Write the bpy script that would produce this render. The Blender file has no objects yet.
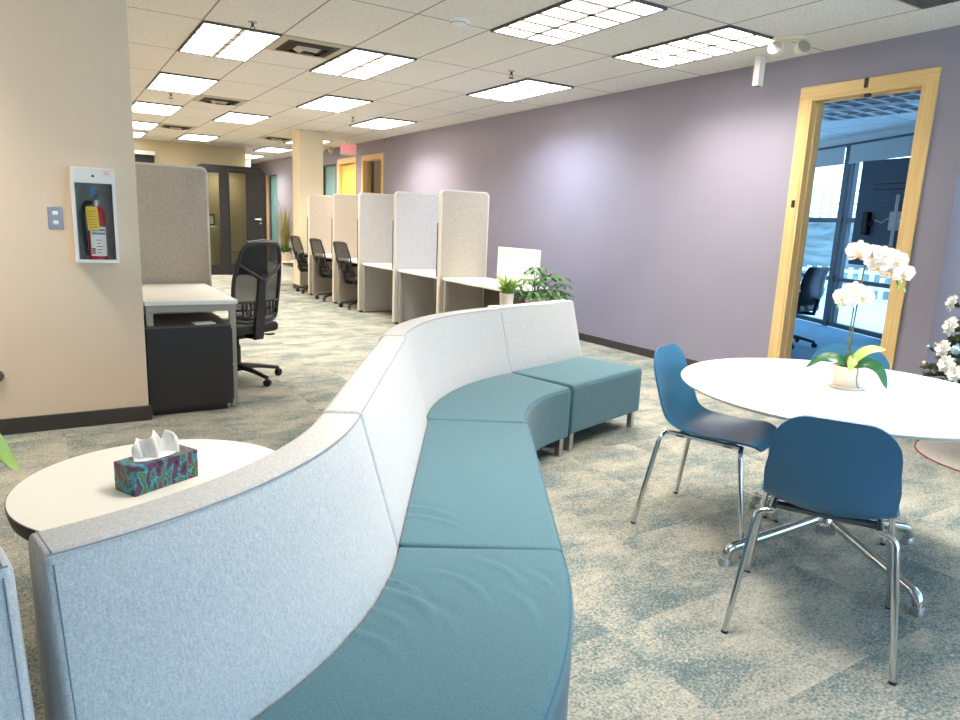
import bpy, bmesh, math, random
from mathutils import Vector, Matrix
PI = math.pi
R = math.radians
random.seed(7)
SC = bpy.context.scene
COL = SC.collection
CEIL = 2.753
WALLX = 5.295
# light levels
SKY = 4.5
LAMP = 25
LAMPCOL = (1.0, .925, .83)
SPREAD = 102
EXPO = 0.6
TX0, TY0, TSX, TSY = 1.1065, 5.9516, 0.6096, 1.2192   # ceiling tile grid

# ------------------------------------------------------------------ materials
def lin(c):
    return tuple(((v / 12.92) if v <= 0.04045 else ((v + 0.055) / 1.055) ** 2.4) for v in [x / 255 for x in c])

def newmat(name):
    m = bpy.data.materials.new(name)
    m.use_nodes = True
    nt = m.node_tree
    return m, nt, nt.nodes['Principled BSDF'], nt.nodes['Material Output']

def N(nt, t, **kw):
    n = nt.nodes.new(t)
    for k, v in kw.items():
        if k in n.inputs.keys() and not hasattr(n, k):
            n.inputs[k].default_value = v
        else:
            setattr(n, k, v)
    return n

def ramp(nt, stops, interp='LINEAR'):
    r = nt.nodes.new('ShaderNodeValToRGB')
    r.color_ramp.interpolation = interp
    el = r.color_ramp.elements
    while len(el) < len(stops):
        el.new(0.5)
    for e, (p, c) in zip(el, stops):
        e.position = p
        e.color = (*c, 1) if len(c) == 3 else c
    return r

def mat(name, rgb, rough=0.5, metal=0.0, var=0.0, scale=40, bump=0.0, bscale=200, spec=0.5, alpha=1.0, coat=0.0):
    m, nt, b, out = newmat(name)
    c = lin(rgb)
    b.inputs['Base Color'].default_value = (*c, 1)
    b.inputs['Roughness'].default_value = rough
    b.inputs['Metallic'].default_value = metal
    b.inputs['Specular IOR Level'].default_value = spec
    b.inputs['Alpha'].default_value = alpha
    b.inputs['Coat Weight'].default_value = coat
    tc = N(nt, 'ShaderNodeTexCoord')
    if var > 0:
        n = N(nt, 'ShaderNodeTexNoise')
        n.inputs['Scale'].default_value = scale
        n.inputs['Detail'].default_value = 4
        nt.links.new(tc.outputs['Object'], n.inputs['Vector'])
        r = ramp(nt, [(0.3, tuple(v * (1 - var) for v in c)), (0.7, tuple(min(1, v * (1 + var)) for v in c))])
        nt.links.new(n.outputs['Fac'], r.inputs['Fac'])
        nt.links.new(r.outputs['Color'], b.inputs['Base Color'])
    if bump > 0:
        n2 = N(nt, 'ShaderNodeTexNoise')
        n2.inputs['Scale'].default_value = bscale
        n2.inputs['Detail'].default_value = 3
        nt.links.new(tc.outputs['Object'], n2.inputs['Vector'])
        bp = N(nt, 'ShaderNodeBump')
        bp.inputs['Strength'].default_value = bump
        bp.inputs['Distance'].default_value = 0.002
        nt.links.new(n2.outputs['Fac'], bp.inputs['Height'])
        nt.links.new(bp.outputs['Normal'], b.inputs['Normal'])
    return m

def fabric(name, rgb, var=0.18, thread=900, speck=0.0, cross=(120, 120, 300), warp=(260, 260, 14), streak=(60, 60, 400), rough=0.9):
    """woven cloth: fine noise threads plus faint vertical slubs"""
    m, nt, b, out = newmat(name)
    c = lin(rgb)
    tc = N(nt, 'ShaderNodeTexCoord')
    n1 = N(nt, 'ShaderNodeTexNoise'); n1.inputs['Scale'].default_value = thread * 0.5; n1.inputs['Detail'].default_value = 2
    mp = N(nt, 'ShaderNodeMapping'); mp.inputs['Scale'].default_value = warp
    n2 = N(nt, 'ShaderNodeTexNoise'); n2.inputs['Scale'].default_value = 1.0; n2.inputs['Detail'].default_value = 3
    mp3 = N(nt, 'ShaderNodeMapping'); mp3.inputs['Scale'].default_value = cross
    n3 = N(nt, 'ShaderNodeTexNoise'); n3.inputs['Scale'].default_value = 1.0; n3.inputs['Detail'].default_value = 3
    L = nt.links.new
    L(tc.outputs['Object'], n1.inputs['Vector'])
    L(tc.outputs['Object'], mp.inputs['Vector']); L(mp.outputs['Vector'], n2.inputs['Vector'])
    L(tc.outputs['Object'], mp3.inputs['Vector']); L(mp3.outputs['Vector'], n3.inputs['Vector'])
    a = N(nt, 'ShaderNodeMath', operation='ADD'); L(n1.outputs['Fac'], a.inputs[0]); L(n2.outputs['Fac'], a.inputs[1])
    a2 = N(nt, 'ShaderNodeMath', operation='ADD'); L(a.outputs[0], a2.inputs[0]); L(n3.outputs['Fac'], a2.inputs[1])
    d = N(nt, 'ShaderNodeMath', operation='DIVIDE'); L(a2.outputs[0], d.inputs[0]); d.inputs[1].default_value = 3
    if speck > 0:
        n4 = N(nt, 'ShaderNodeTexNoise'); n4.inputs['Scale'].default_value = 120; n4.inputs['Detail'].default_value = 3
        L(tc.outputs['Object'], n4.inputs['Vector'])
        ma = N(nt, 'ShaderNodeMath', operation='MULTIPLY_ADD'); L(n4.outputs['Fac'], ma.inputs[0]); ma.inputs[1].default_value = speck; L(d.outputs[0], ma.inputs[2])
        d2 = N(nt, 'ShaderNodeMath', operation='SUBTRACT'); L(ma.outputs[0], d2.inputs[0]); d2.inputs[1].default_value = speck * .5
        d = d2
    r = ramp(nt, [(0.36, tuple(v * (1 - var) for v in c)), (0.64, tuple(min(1, v * (1 + var)) for v in c))])
    L(d.outputs[0], r.inputs['Fac']); L(r.outputs['Color'], b.inputs['Base Color'])
    b.inputs['Roughness'].default_value = rough
    b.inputs['Specular IOR Level'].default_value = 0.2
    b.inputs['Sheen Weight'].default_value = 0.15
    bp = N(nt, 'ShaderNodeBump'); bp.inputs['Strength'].default_value = 0.25; bp.inputs['Distance'].default_value = 0.001
    L(d.outputs[0], bp.inputs['Height']); L(bp.outputs['Normal'], b.inputs['Normal'])
    return m

def emit(name, rgb, strength):
    m, nt, b, out = newmat(name)
    b.inputs['Base Color'].default_value = (0.8, 0.8, 0.8, 1)
    b.inputs['Emission Color'].default_value = (*lin(rgb), 1)
    b.inputs['Emission Strength'].default_value = strength
    return m

def glassmat(name, tint=(235, 245, 248), refl=0.06):
    m, nt, b, out = newmat(name)
    nt.nodes.remove(b)
    t = N(nt, 'ShaderNodeBsdfTransparent'); t.inputs['Color'].default_value = (*lin(tint), 1)
    g = N(nt, 'ShaderNodeBsdfGlossy'); g.inputs['Roughness'].default_value = 0.02
    lw = N(nt, 'ShaderNodeLayerWeight'); lw.inputs['Blend'].default_value = 0.5
    pw = N(nt, 'ShaderNodeMath', operation='POWER'); nt.links.new(lw.outputs['Facing'], pw.inputs[0]); pw.inputs[1].default_value = 4.0
    fr = N(nt, 'ShaderNodeMath', operation='MULTIPLY_ADD'); nt.links.new(pw.outputs[0], fr.inputs[0]); fr.inputs[1].default_value = 0.4; fr.inputs[2].default_value = refl * 0.25
    mx = N(nt, 'ShaderNodeMixShader'); nt.links.new(fr.outputs[0], mx.inputs[0])
    nt.links.new(t.outputs[0], mx.inputs[1]); nt.links.new(g.outputs[0], mx.inputs[2])
    nt.links.new(mx.outputs[0], out.inputs['Surface'])
    return m

def wood(name, rgb, rgb2, axis='Z', rough=0.4):
    m, nt, b, out = newmat(name)
    tc = N(nt, 'ShaderNodeTexCoord'); mp = N(nt, 'ShaderNodeMapping')
    mp.inputs['Scale'].default_value = {'Z': (30, 30, 1.2), 'Y': (30, 1.2, 30)}[axis]
    n = N(nt, 'ShaderNodeTexNoise'); n.inputs['Scale'].default_value = 1.5; n.inputs['Detail'].default_value = 5
    nt.links.new(tc.outputs['Object'], mp.inputs['Vector']); nt.links.new(mp.outputs['Vector'], n.inputs['Vector'])
    r = ramp(nt, [(0.3, lin(rgb2)), (0.7, lin(rgb))])
    nt.links.new(n.outputs['Fac'], r.inputs['Fac']); nt.links.new(r.outputs['Color'], b.inputs['Base Color'])
    b.inputs['Roughness'].default_value = rough
    return m

def carpet():
    """plank tiles of loop pile: soft cloudy patches broken at the plank edges, with fine flecks"""
    m, nt, b, out = newmat('carpet')
    L = nt.links.new
    tc = N(nt, 'ShaderNodeTexCoord')
    sep = N(nt, 'ShaderNodeSeparateXYZ'); L(tc.outputs['Object'], sep.inputs[0])
    def M(op, a, v):
        n = N(nt, 'ShaderNodeMath', operation=op)
        L(a, n.inputs[0])
        if hasattr(v, 'links'): L(v, n.inputs[1])
        else: n.inputs[1].default_value = v
        return n.outputs[0]
    px = M('FLOOR', M('DIVIDE', sep.outputs['X'], 0.5), 0)
    py = M('FLOOR', M('DIVIDE', sep.outputs['Y'], 0.5), 0)
    cmb = N(nt, 'ShaderNodeCombineXYZ'); L(px, cmb.inputs[0]); L(py, cmb.inputs[1])
    wn = N(nt, 'ShaderNodeTexWhiteNoise'); wn.noise_dimensions = '3D'; L(cmb.outputs[0], wn.inputs['Vector'])
    off = N(nt, 'ShaderNodeVectorMath', operation='SCALE'); L(wn.outputs['Color'], off.inputs[0]); off.inputs['Scale'].default_value = 0.6
    add = N(nt, 'ShaderNodeVectorMath', operation='ADD'); L(tc.outputs['Object'], add.inputs[0]); L(off.outputs[0], add.inputs[1])
    mp = N(nt, 'ShaderNodeMapping'); mp.inputs['Scale'].default_value = (1.3, 2.3, 1); L(add.outputs[0], mp.inputs['Vector'])
    big = N(nt, 'ShaderNodeTexNoise'); big.inputs['Scale'].default_value = 1.75; big.inputs['Detail'].default_value = 6
    big.inputs['Roughness'].default_value = 0.68; big.inputs['Distortion'].default_value = 0.3
    L(mp.outputs['Vector'], big.inputs['Vector'])
    fine = N(nt, 'ShaderNodeTexNoise'); fine.inputs['Scale'].default_value = 110; fine.inputs['Detail'].default_value = 2
    L(tc.outputs['Object'], fine.inputs['Vector'])
    mid = N(nt, 'ShaderNodeTexNoise'); mid.inputs['Scale'].default_value = 42; mid.inputs['Detail'].default_value = 3
    L(tc.outputs['Object'], mid.inputs['Vector'])
    s = M('ADD', M('MULTIPLY', big.outputs['Fac'], 1.0), M('MULTIPLY', M('SUBTRACT', fine.outputs['Fac'], 0.5), 0.85))
    s = M('ADD', s, M('MULTIPLY', M('SUBTRACT', mid.outputs['Fac'], 0.5), 0.34))
    r = ramp(nt, [(0.30, lin((86, 100, 100))), (0.43, lin((116, 124, 119))), (0.54, lin((146, 143, 131))), (0.74, lin((172, 165, 149)))])
    L(s, r.inputs['Fac']); L(r.outputs['Color'], b.inputs['Base Color'])
    b.inputs['Roughness'].default_value = 0.95; b.inputs['Specular IOR Level'].default_value = 0.1
    bp = N(nt, 'ShaderNodeBump'); bp.inputs['Strength'].default_value = 0.6; bp.inputs['Distance'].default_value = 0.004
    L(fine.outputs['Fac'], bp.inputs['Height']); L(bp.outputs['Normal'], b.inputs['Normal'])
    return m

def ceilmat():
    m, nt, b, out = newmat('ceiling_tiles')
    L = nt.links.new
    tc = N(nt, 'ShaderNodeTexCoord'); sep = N(nt, 'ShaderNodeSeparateXYZ'); L(tc.outputs['Object'], sep.inputs[0])
    def M(op, a, v):
        n = N(nt, 'ShaderNodeMath', operation=op); L(a, n.inputs[0])
        if hasattr(v, 'links'): L(v, n.inputs[1])
        else: n.inputs[1].default_value = v
        return n.outputs[0]
    def line(o, x0, p, w):
        f = M('FLOORED_MODULO', M('SUBTRACT', o, x0 - w / 2), p)
        return M('LESS_THAN', f, w)
    lx = line(sep.outputs['X'], TX0, TSX, 0.014); ly = line(sep.outputs['Y'], TY0, TSY, 0.014)
    k = M('MAXIMUM', lx, ly)
    n = N(nt, 'ShaderNodeTexNoise'); n.inputs['Scale'].default_value = 90; n.inputs['Detail'].default_value = 3; L(tc.outputs['Object'], n.inputs['Vector'])
    r = ramp(nt, [(0.35, lin((214, 212, 208))), (0.6, lin((238, 236, 232)))]); L(n.outputs['Fac'], r.inputs['Fac'])
    mx = N(nt, 'ShaderNodeMix', data_type='RGBA'); L(k, mx.inputs['Factor']); L(r.outputs['Color'], mx.inputs['A']); mx.inputs['B'].default_value = (*lin((150, 146, 140)), 1)
    L(mx.outputs['Result'], b.inputs['Base Color']); b.inputs['Roughness'].default_value = 0.95; b.inputs['Specular IOR Level'].default_value = 0.1
    bp = N(nt, 'ShaderNodeBump'); bp.inputs['Strength'].default_value = 0.35; bp.inputs['Distance'].default_value = 0.004
    L(n.outputs['Fac'], bp.inputs['Height']); L(bp.outputs['Normal'], b.inputs['Normal'])
    return m

def swirl():
    """printed card of the tissue box: marbled teal, purple, green, blue and black swirls"""
    m, nt, b, out = newmat('swirl_print')
    L = nt.links.new
    tc = N(nt, 'ShaderNodeTexCoord')
    n = N(nt, 'ShaderNodeTexNoise'); n.inputs['Scale'].default_value = 4.5; n.inputs['Detail'].default_value = 3; n.inputs['Distortion'].default_value = 3.2
    L(tc.outputs['Object'], n.inputs['Vector'])
    w = N(nt, 'ShaderNodeTexWave'); w.inputs['Scale'].default_value = 9; w.inputs['Distortion'].default_value = 10; w.inputs['Detail'].default_value = 2
    L(tc.outputs['Object'], w.inputs['Vector'])
    a = N(nt, 'ShaderNodeMath', operation='MULTIPLY_ADD'); L(w.outputs['Fac'], a.inputs[0]); a.inputs[1].default_value = 0.16; L(n.outputs['Fac'], a.inputs[2])
    r = ramp(nt, [(0.38, lin((40, 30, 50))), (0.45, lin((120, 44, 110))), (0.50, lin((34, 40, 48))), (0.55, lin((40, 120, 130))), (0.60, lin((70, 160, 190))), (0.64, lin((40, 60, 60))), (0.68, lin((96, 130, 60))), (0.76, lin((110, 40, 90)))])
    L(a.outputs[0], r.inputs['Fac']); L(r.outputs['Color'], b.inputs['Base Color']); b.inputs['Roughness'].default_value = 0.4
    return m

MT = dict(
    carpet=carpet(), ceil=ceilmat(), swirl=swirl(),
    purple=mat('purple_grey_paint', (145, 141, 157), 0.6, var=0.03, scale=2, bump=0.12, bscale=300),
    beige=mat('beige_paint', (232, 210, 184), 0.65, var=0.02, scale=2, bump=0.12, bscale=300),
    cream=mat('cream_paint', (228, 218, 190), 0.65, bump=0.1, bscale=300),
    farwall=mat('tan_far_wall_paint', (196, 185, 154), 0.65, bump=0.1, bscale=300),
    white=mat('white_paint', (236, 234, 230), 0.5),
    base=mat('dark_baseboard_vinyl', (62, 57, 54), 0.5),
    maple=wood('pale_maple', (232, 200, 142), (218, 180, 118)),
    maple_h=wood('pale_maple_header', (232, 200, 142), (218, 180, 118), 'Y'),
    doorwood=wood('honey_door_veneer', (240, 196, 96), (226, 176, 78)),
    darkdoor=wood('brown_door_veneer', (120, 104, 76), (98, 84, 60)),
    sofagrey=fabric('light_grey_woven_upholstery', (188, 186, 183), 0.24, warp=(280, 280, 8), cross=(200, 200, 300)),
    teal=fabric('teal_woven_upholstery', (74, 106, 115), 0.30, cross=(260, 260, 260), warp=(320, 320, 320)),
    piping=mat('grey_piping', (140, 142, 146), 0.8),
    tealpipe=mat('teal_piping', (52, 96, 112), 0.8),
    chrome=mat('polished_chrome', (214, 216, 218), 0.14, 1.0),
    brushed=mat('brushed_aluminium', (190, 190, 188), 0.35, 1.0, var=0.05),
    lam=mat('white_laminate', (232, 229, 220), 0.28),
    lamedge=mat('black_table_edge', (44, 42, 42), 0.5),
    greytop=mat('white_desk_laminate', (238, 236, 228), 0.35),
    panel=fabric('oatmeal_panel_fabric', (176, 166, 152), 0.20, 700, .6),
    panelgrey=fabric('pale_grey_panel_fabric', (188, 187, 186), 0.20, 700, .7),
    paneledge=mat('pale_panel_edging', (206, 200, 190), 0.6),
    postgrey=mat('warm_grey_metal', (168, 162, 152), 0.45),
    dark=mat('dark_charcoal_laminate', (44, 43, 44), 0.6),
    boothdk=mat('black_booth_panel', (27, 27, 31), 0.5),
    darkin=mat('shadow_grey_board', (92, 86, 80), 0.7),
    black=mat('black_plastic', (34, 34, 36), 0.45),
    blacksoft=mat('black_seat_fabric', (38, 38, 40), 0.85, bump=0.2, bscale=500),
    leather=mat('black_leather', (40, 44, 50), 0.35, bump=0.1, bscale=120),
    meshfab=mat('black_mesh_weave', (26, 26, 28), 0.7, alpha=0.62),
    shell=mat('petrol_blue_moulded_plastic', (48, 102, 134), 0.32, bump=0.08, bscale=400),
    rubber=mat('black_rubber', (28, 28, 28), 0.8),
    diff=emit('light_diffuser', (255, 247, 236), 4.0),
    louv=mat('louvre_white', (226, 218, 202), 0.5),
    frame=mat('dark_grey_frame_shade', (88, 86, 84), 0.6),
    steelvent=mat('tan_vent_metal', (186, 178, 160), 0.5, var=0.05),
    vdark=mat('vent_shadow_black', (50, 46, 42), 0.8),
    glass=glassmat('clear_glass'),
    tglass=glassmat('tinted_glass', (226, 232, 222)),
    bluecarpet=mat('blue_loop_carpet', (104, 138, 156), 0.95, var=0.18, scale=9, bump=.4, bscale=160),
    brightwhite=mat('bright_white_board', (250, 249, 244), 0.45),
    ledlamp=emit('booth_led', (255, 236, 206), 6.0),
    offscreen=mat('dark_off_screen', (30, 32, 36), 0.75),
    cabglass=glassmat('cabinet_pane_glass', (246, 247, 246), 0.01),
    tealglass=mat('frosted_teal_glass', (120, 170, 176), 0.25),
    red=mat('red_enamel', (176, 24, 30), 0.3),
    signred=emit('exit_sign_red', (228, 16, 60), 1.0),
    signwhite=mat('sign_white', (240, 220, 224), 0.5),
    yellow=mat('yellow_card', (246, 208, 60), 0.6),
    paper=mat('white_paper', (245, 244, 240), 0.8),
    bluetag=mat('blue_plastic', (30, 110, 180), 0.4),
    orange=mat('orange_print', (226, 110, 50), 0.6),
    pot=mat('white_ceramic', (226, 212, 198), 0.4),
    soil=mat('bark_mix', (70, 54, 40), 0.9, var=0.4, scale=120),
    leafdk=mat('orchid_leaf_green', (40, 96, 52), 0.35, var=0.25, scale=20),
    leaflt=mat('young_leaf_green', (168, 198, 100), 0.4, var=0.2, scale=20),
    leafmid=mat('mid_leaf_green', (62, 100, 50), 0.45, var=0.45, scale=14),
    fern=mat('fern_green', (124, 158, 58), 0.5, var=0.3, scale=30),
    grassy=mat('dry_grass_green', (150, 148, 84), 0.7, var=0.3, scale=30),
    petal=mat('white_petal', (250, 240, 234), 0.6, var=0.03, scale=60),
    lip=mat('pale_yellow_lip', (238, 206, 150), 0.6),
    stem=mat('green_stem', (92, 96, 60), 0.6),
    stick=mat('grey_stake', (110, 104, 92), 0.6),
    needle=mat('fir_needle_green', (74, 94, 50), 0.7, var=0.35, scale=25),
    bark=mat('brown_trunk', (84, 62, 44), 0.9),
    skirt=mat('pale_grey_felt', (158, 150, 140), 0.95, var=0.1, scale=60),
    redtrim=mat('red_trim', (140, 56, 62), 0.8),
    snow=mat('white_fake_snow_petals', (244, 242, 238), 0.8),
    silverball=mat('pale_blue_silver', (176, 206, 216), 0.2, 0.7),
    champ=mat('pale_gold', (222, 200, 170), 0.25, 0.7),
    tv=mat('black_screen_casing', (96, 112, 128), 0.4),
    blind=mat('grey_roller_fabric', (186, 190, 188), 0.85),
    mull=mat('dark_window_mullion', (70, 80, 88), 0.5),
    bluewall=mat('conference_wall_paint', (206, 210, 208), 0.7),
    ground=mat('snowy_lot', (226, 232, 236), 0.9, var=0.06, scale=1),
    bank=mat('winter_bank_scrub', (98, 104, 98), 0.95, var=0.6, scale=1.3),
    fence=mat('white_fence_paint', (232, 232, 228), 0.7),
    tissue=mat('white_tissue', (250, 246, 240), 0.9),
    silverplate=mat('silver_switch_plate', (150, 146, 156), 0.35, 0.6),
    cableivory=mat('ivory_plastic', (226, 216, 196), 0.5),
)

# ------------------------------------------------------------------ mesh helpers
class MB:
    def __init__(self): self.bm = bmesh.new()
    def box(self, x0, x1, y0, y1, z0, z1, bev=0.0, seg=2, M=None):
        bm2 = bmesh.new()
        bmesh.ops.create_cube(bm2, size=1)
        for v in bm2.verts:
            v.co = Vector(((x0 + x1) / 2 + v.co.x * (x1 - x0), (y0 + y1) / 2 + v.co.y * (y1 - y0), (z0 + z1) / 2 + v.co.z * (z1 - z0)))
        if bev > 0:
            bmesh.ops.bevel(bm2, geom=bm2.edges[:], offset=bev, segments=seg, affect='EDGES', profile=0.5)
        return self._merge(bm2, M)
    def _merge(self, bm2, M=None):
        if M is not None: bmesh.ops.transform(bm2, matrix=M, verts=bm2.verts[:])
        mp = {}
        for v in bm2.verts: mp[v] = self.bm.verts.new(v.co)
        for f in bm2.faces:
            try: self.bm.faces.new([mp[v] for v in f.verts])
            except ValueError: pass
        bm2.free()
        return self
    def tube(self, pts, r, n=10, cap=True, r2=None):
        pts = [Vector(p) for p in pts]
        m = len(pts); rings = []; prev = None
        for i, p in enumerate(pts):
            t = (pts[min(i + 1, m - 1)] - pts[max(i - 1, 0)]).normalized()
            if prev is None:
                a = Vector((0, 0, 1)) if abs(t.z) < 0.9 else Vector((1, 0, 0))
                u = t.cross(a).normalized()
            else:
                u = (prev - t * prev.dot(t)).normalized()
            prev = u; w = t.cross(u)
            rr = r if r2 is None else r + (r2 - r) * i / (m - 1)
            if isinstance(r, (list, tuple)): rr = r[i]
            rings.append([self.bm.verts.new(p + (u * math.cos(2 * PI * k / n) + w * math.sin(2 * PI * k / n)) * rr) for k in range(n)])
        for a, b in zip(rings, rings[1:]):
            for k in range(n):
                self.bm.faces.new((a[k], a[(k + 1) % n], b[(k + 1) % n], b[k]))
        if cap:
            self.bm.faces.new(rings[0][::-1]); self.bm.faces.new(rings[-1])
        return self
    def lathe(self, prof, c=(0, 0, 0), n=32, M=None):
        bm2 = bmesh.new(); rings = []
        for (r, z) in prof:
            if r < 1e-6: rings.append([bm2.verts.new((c[0], c[1], c[2] + z))])
            else: rings.append([bm2.verts.new((c[0] + r * math.cos(2 * PI * k / n), c[1] + r * math.sin(2 * PI * k / n), c[2] + z)) for k in range(n)])
        for a, b in zip(rings, rings[1:]):
            for k in range(n):
                k2 = (k + 1) % n
                if len(a) == 1 and len(b) == 1: continue
                if len(a) == 1: bm2.faces.new((a[0], b[k2], b[k]))
                elif len(b) == 1: bm2.faces.new((a[k], a[k2], b[0]))
                else: bm2.faces.new((a[k], a[k2], b[k2], b[k]))
        return self._merge(bm2, M)
    def prism(self, poly, fn0, fn1):
        """closed polygon swept between two mapping functions (u,v)->xyz"""
        a = [self.bm.verts.new(fn0(*p)) for p in poly]; b = [self.bm.verts.new(fn1(*p)) for p in poly]
        n = len(poly)
        for k in range(n): self.bm.faces.new((a[k], a[(k + 1) % n], b[(k + 1) % n], b[k]))
        self.bm.faces.new(a[::-1]); self.bm.faces.new(b)
        return self
    def loft(self, rings, cap=True, closed=True):
        rs = [[self.bm.verts.new(p) for p in r] for r in rings]
        n = len(rs[0])
        for a, b in zip(rs, rs[1:]):
            for k in range(n if closed else n - 1):
                self.bm.faces.new((a[k], a[(k + 1) % n], b[(k + 1) % n], b[k]))
        if cap and closed:
            self.bm.faces.new(rs[0][::-1]); self.bm.faces.new(rs[-1])
        return self
    def sheet(self, grid, thick):
        """grid[i][j] of Vectors -> closed thick shell"""
        m, n = len(grid), len(grid[0])
        g = [[Vector(p) for p in row] for row in grid]
        def nrm(i, j):
            a = g[min(i + 1, m - 1)][j] - g[max(i - 1, 0)][j]; b = g[i][min(j + 1, n - 1)] - g[i][max(j - 1, 0)]
            v = a.cross(b)
            return v.normalized() if v.length > 1e-12 else Vector((0, 0, 1))
        A = [[self.bm.verts.new(g[i][j] + nrm(i, j) * thick / 2) for j in range(n)] for i in range(m)]
        B = [[self.bm.verts.new(g[i][j] - nrm(i, j) * thick / 2) for j in range(n)] for i in range(m)]
        F = self.bm.faces.new
        for i in range(m - 1):
            for j in range(n - 1):
                F((A[i][j], A[i + 1][j], A[i + 1][j + 1], A[i][j + 1])); F((B[i][j], B[i][j + 1], B[i + 1][j + 1], B[i + 1][j]))
        for i in range(m - 1):
            F((A[i][0], B[i][0], B[i + 1][0], A[i + 1][0])); F((A[i][-1], A[i + 1][-1], B[i + 1][-1], B[i][-1]))
        for j in range(n - 1):
            F((A[0][j], A[0][j + 1], B[0][j + 1], B[0][j])); F((A[-1][j], B[-1][j], B[-1][j + 1], A[-1][j + 1]))
        return self
    def blob(self, c, rx, ry, rz, seg=12, M=None):
        bm2 = bmesh.new(); bmesh.ops.create_uvsphere(bm2, u_segments=seg, v_segments=max(6, seg // 2 + 2), radius=1)
        for v in bm2.verts: v.co = Vector((v.co.x * rx, v.co.y * ry, v.co.z * rz))
        if M is not None: bmesh.ops.transform(bm2, matrix=M, verts=bm2.verts[:])
        for v in bm2.verts: v.co += Vector(c)
        return self._merge(bm2)
    def build(self, name, m, parent=None, smooth=True, ang=38, fix=True):
        bm = self.bm
        if fix: bmesh.ops.recalc_face_normals(bm, faces=bm.faces[:])
        me = bpy.data.meshes.new(name); bm.to_mesh(me); bm.free()
        if smooth:
            me.polygons.foreach_set('use_smooth', [True] * len(me.polygons))
            try: me.set_sharp_from_angle(angle=R(ang))
            except Exception: pass
        o = bpy.data.objects.new(name, me); COL.objects.link(o)
        if m is not None: me.materials.append(m)
        if parent is not None: o.parent = parent
        return o

def tag(o, label, cat, group=None, kind=None):
    o['label'] = label; o['category'] = cat
    if group: o['group'] = group
    if kind: o['kind'] = kind
    return o
def thing(name, label, cat, loc=(0, 0, 0), rz=0, group=None):
    o = bpy.data.objects.new(name, None); COL.objects.link(o)
    o.empty_display_size = 0.1
    o.location = loc; o.rotation_euler = (0, 0, rz)
    return tag(o, label, cat, group)
def struct(o, label=None):
    o['kind'] = 'structure'
    if label: o['label'] = label
    return o
KIDS = {}
def dup(root, loc, rz, label, group=None):
    def cp(o, parent):
        c = o.copy(); COL.objects.link(c)
        if parent is not None: c.parent = parent
        for ch in list(o.children): cp(ch, c)
        return c
    r = cp(root, None); r.location = loc; r.rotation_euler = (0, 0, rz); r['label'] = label
    if group: r['group'] = group
    return r
def roundpoly(pts, rad, seg=5):
    """round the corners of a 2D polygon; rad per point"""
    out = []; n = len(pts)
    for i in range(n):
        p = Vector(pts[i]); a = Vector(pts[i - 1]); b = Vector(pts[(i + 1) % n]); r = rad[i] if isinstance(rad, (list, tuple)) else rad
        if r <= 0: out.append(tuple(p)); continue
        u = (a - p).normalized(); v = (b - p).normalized()
        ang = u.angle(v); d = min(r / math.tan(ang / 2), 0.49 * (a - p).length, 0.49 * (b - p).length); rr = d * math.tan(ang / 2)
        c = p + (u + v).normalized() * (rr / math.sin(ang / 2))
        s = p + u * d; e = p + v * d
        a0 = math.atan2(s.y - c.y, s.x - c.x); a1 = math.atan2(e.y - c.y, e.x - c.x)
        da = (a1 - a0 + PI) % (2 * PI) - PI
        for k in range(seg + 1):
            t = a0 + da * k / seg; out.append((c.x + rr * math.cos(t), c.y + rr * math.sin(t)))
    return out
def inset(poly, d):
    n = len(poly); out = []
    area = sum(poly[i][0] * poly[(i + 1) % n][1] - poly[(i + 1) % n][0] * poly[i][1] for i in range(n))
    sg = 1 if area > 0 else -1
    for i in range(n):
        a = Vector(poly[i - 1]); b = Vector(poly[(i + 1) % n]); t = (b - a)
        if t.length < 1e-9: out.append(poly[i]); continue
        t.normalize(); out.append((poly[i][0] - sg * t.y * d, poly[i][1] + sg * t.x * d))
    return out
def bez(pts, n=12):
    """Catmull-Rom through points"""
    P = [Vector(p) for p in pts]; P = [P[0] * 2 - P[1]] + P + [P[-1] * 2 - P[-2]]
    out = []
    for i in range(1, len(P) - 2):
        for k in range(n):
            t = k / n; a, b, c, d = P[i - 1:i + 3]
            out.append(0.5 * ((2 * b) + (c - a) * t + (2 * a - 5 * b + 4 * c - d) * t * t + (3 * b - a - 3 * c + d) * t ** 3))
    out.append(P[-2]); return out
def fillet(pts, r, n=5):
    P = [Vector(p) for p in pts]; out = [P[0]]
    for i in range(1, len(P) - 1):
        p = P[i]; u = (P[i - 1] - p); v = (P[i + 1] - p); d = min(r, u.length * .49, v.length * .49)
        a = p + u.normalized() * d; b = p + v.normalized() * d
        for k in range(n + 1):
            t = k / n; out.append(a * (1 - t) ** 2 + p * 2 * t * (1 - t) + b * t * t)
    out.append(P[-1]); return out
# ------------------------------------------------------------------ camera
f_px, pitch, roll, yaw = 685.0893, 0.1979853, 0.0417101, 0.5604149
fw = Vector((math.sin(yaw) * math.cos(pitch), math.cos(yaw) * math.cos(pitch), -math.sin(pitch)))
rt = Vector((math.cos(yaw), -math.sin(yaw), 0)); up = rt.cross(fw)
r2 = rt * math.cos(roll) + up * math.sin(roll); u2 = -rt * math.sin(roll) + up * math.cos(roll)
cam = bpy.data.cameras.new('camera'); cam.sensor_width = 36; cam.lens = f_px / 960 * 36; cam.clip_start = 0.05; cam.clip_end = 500
co = bpy.data.objects.new('camera', cam); COL.objects.link(co)
mw = Matrix((r2, u2, -fw)).transposed().to_4x4(); mw.translation = Vector((0, 0, 1.3225)); co.matrix_world = mw
SC.camera = co

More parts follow.
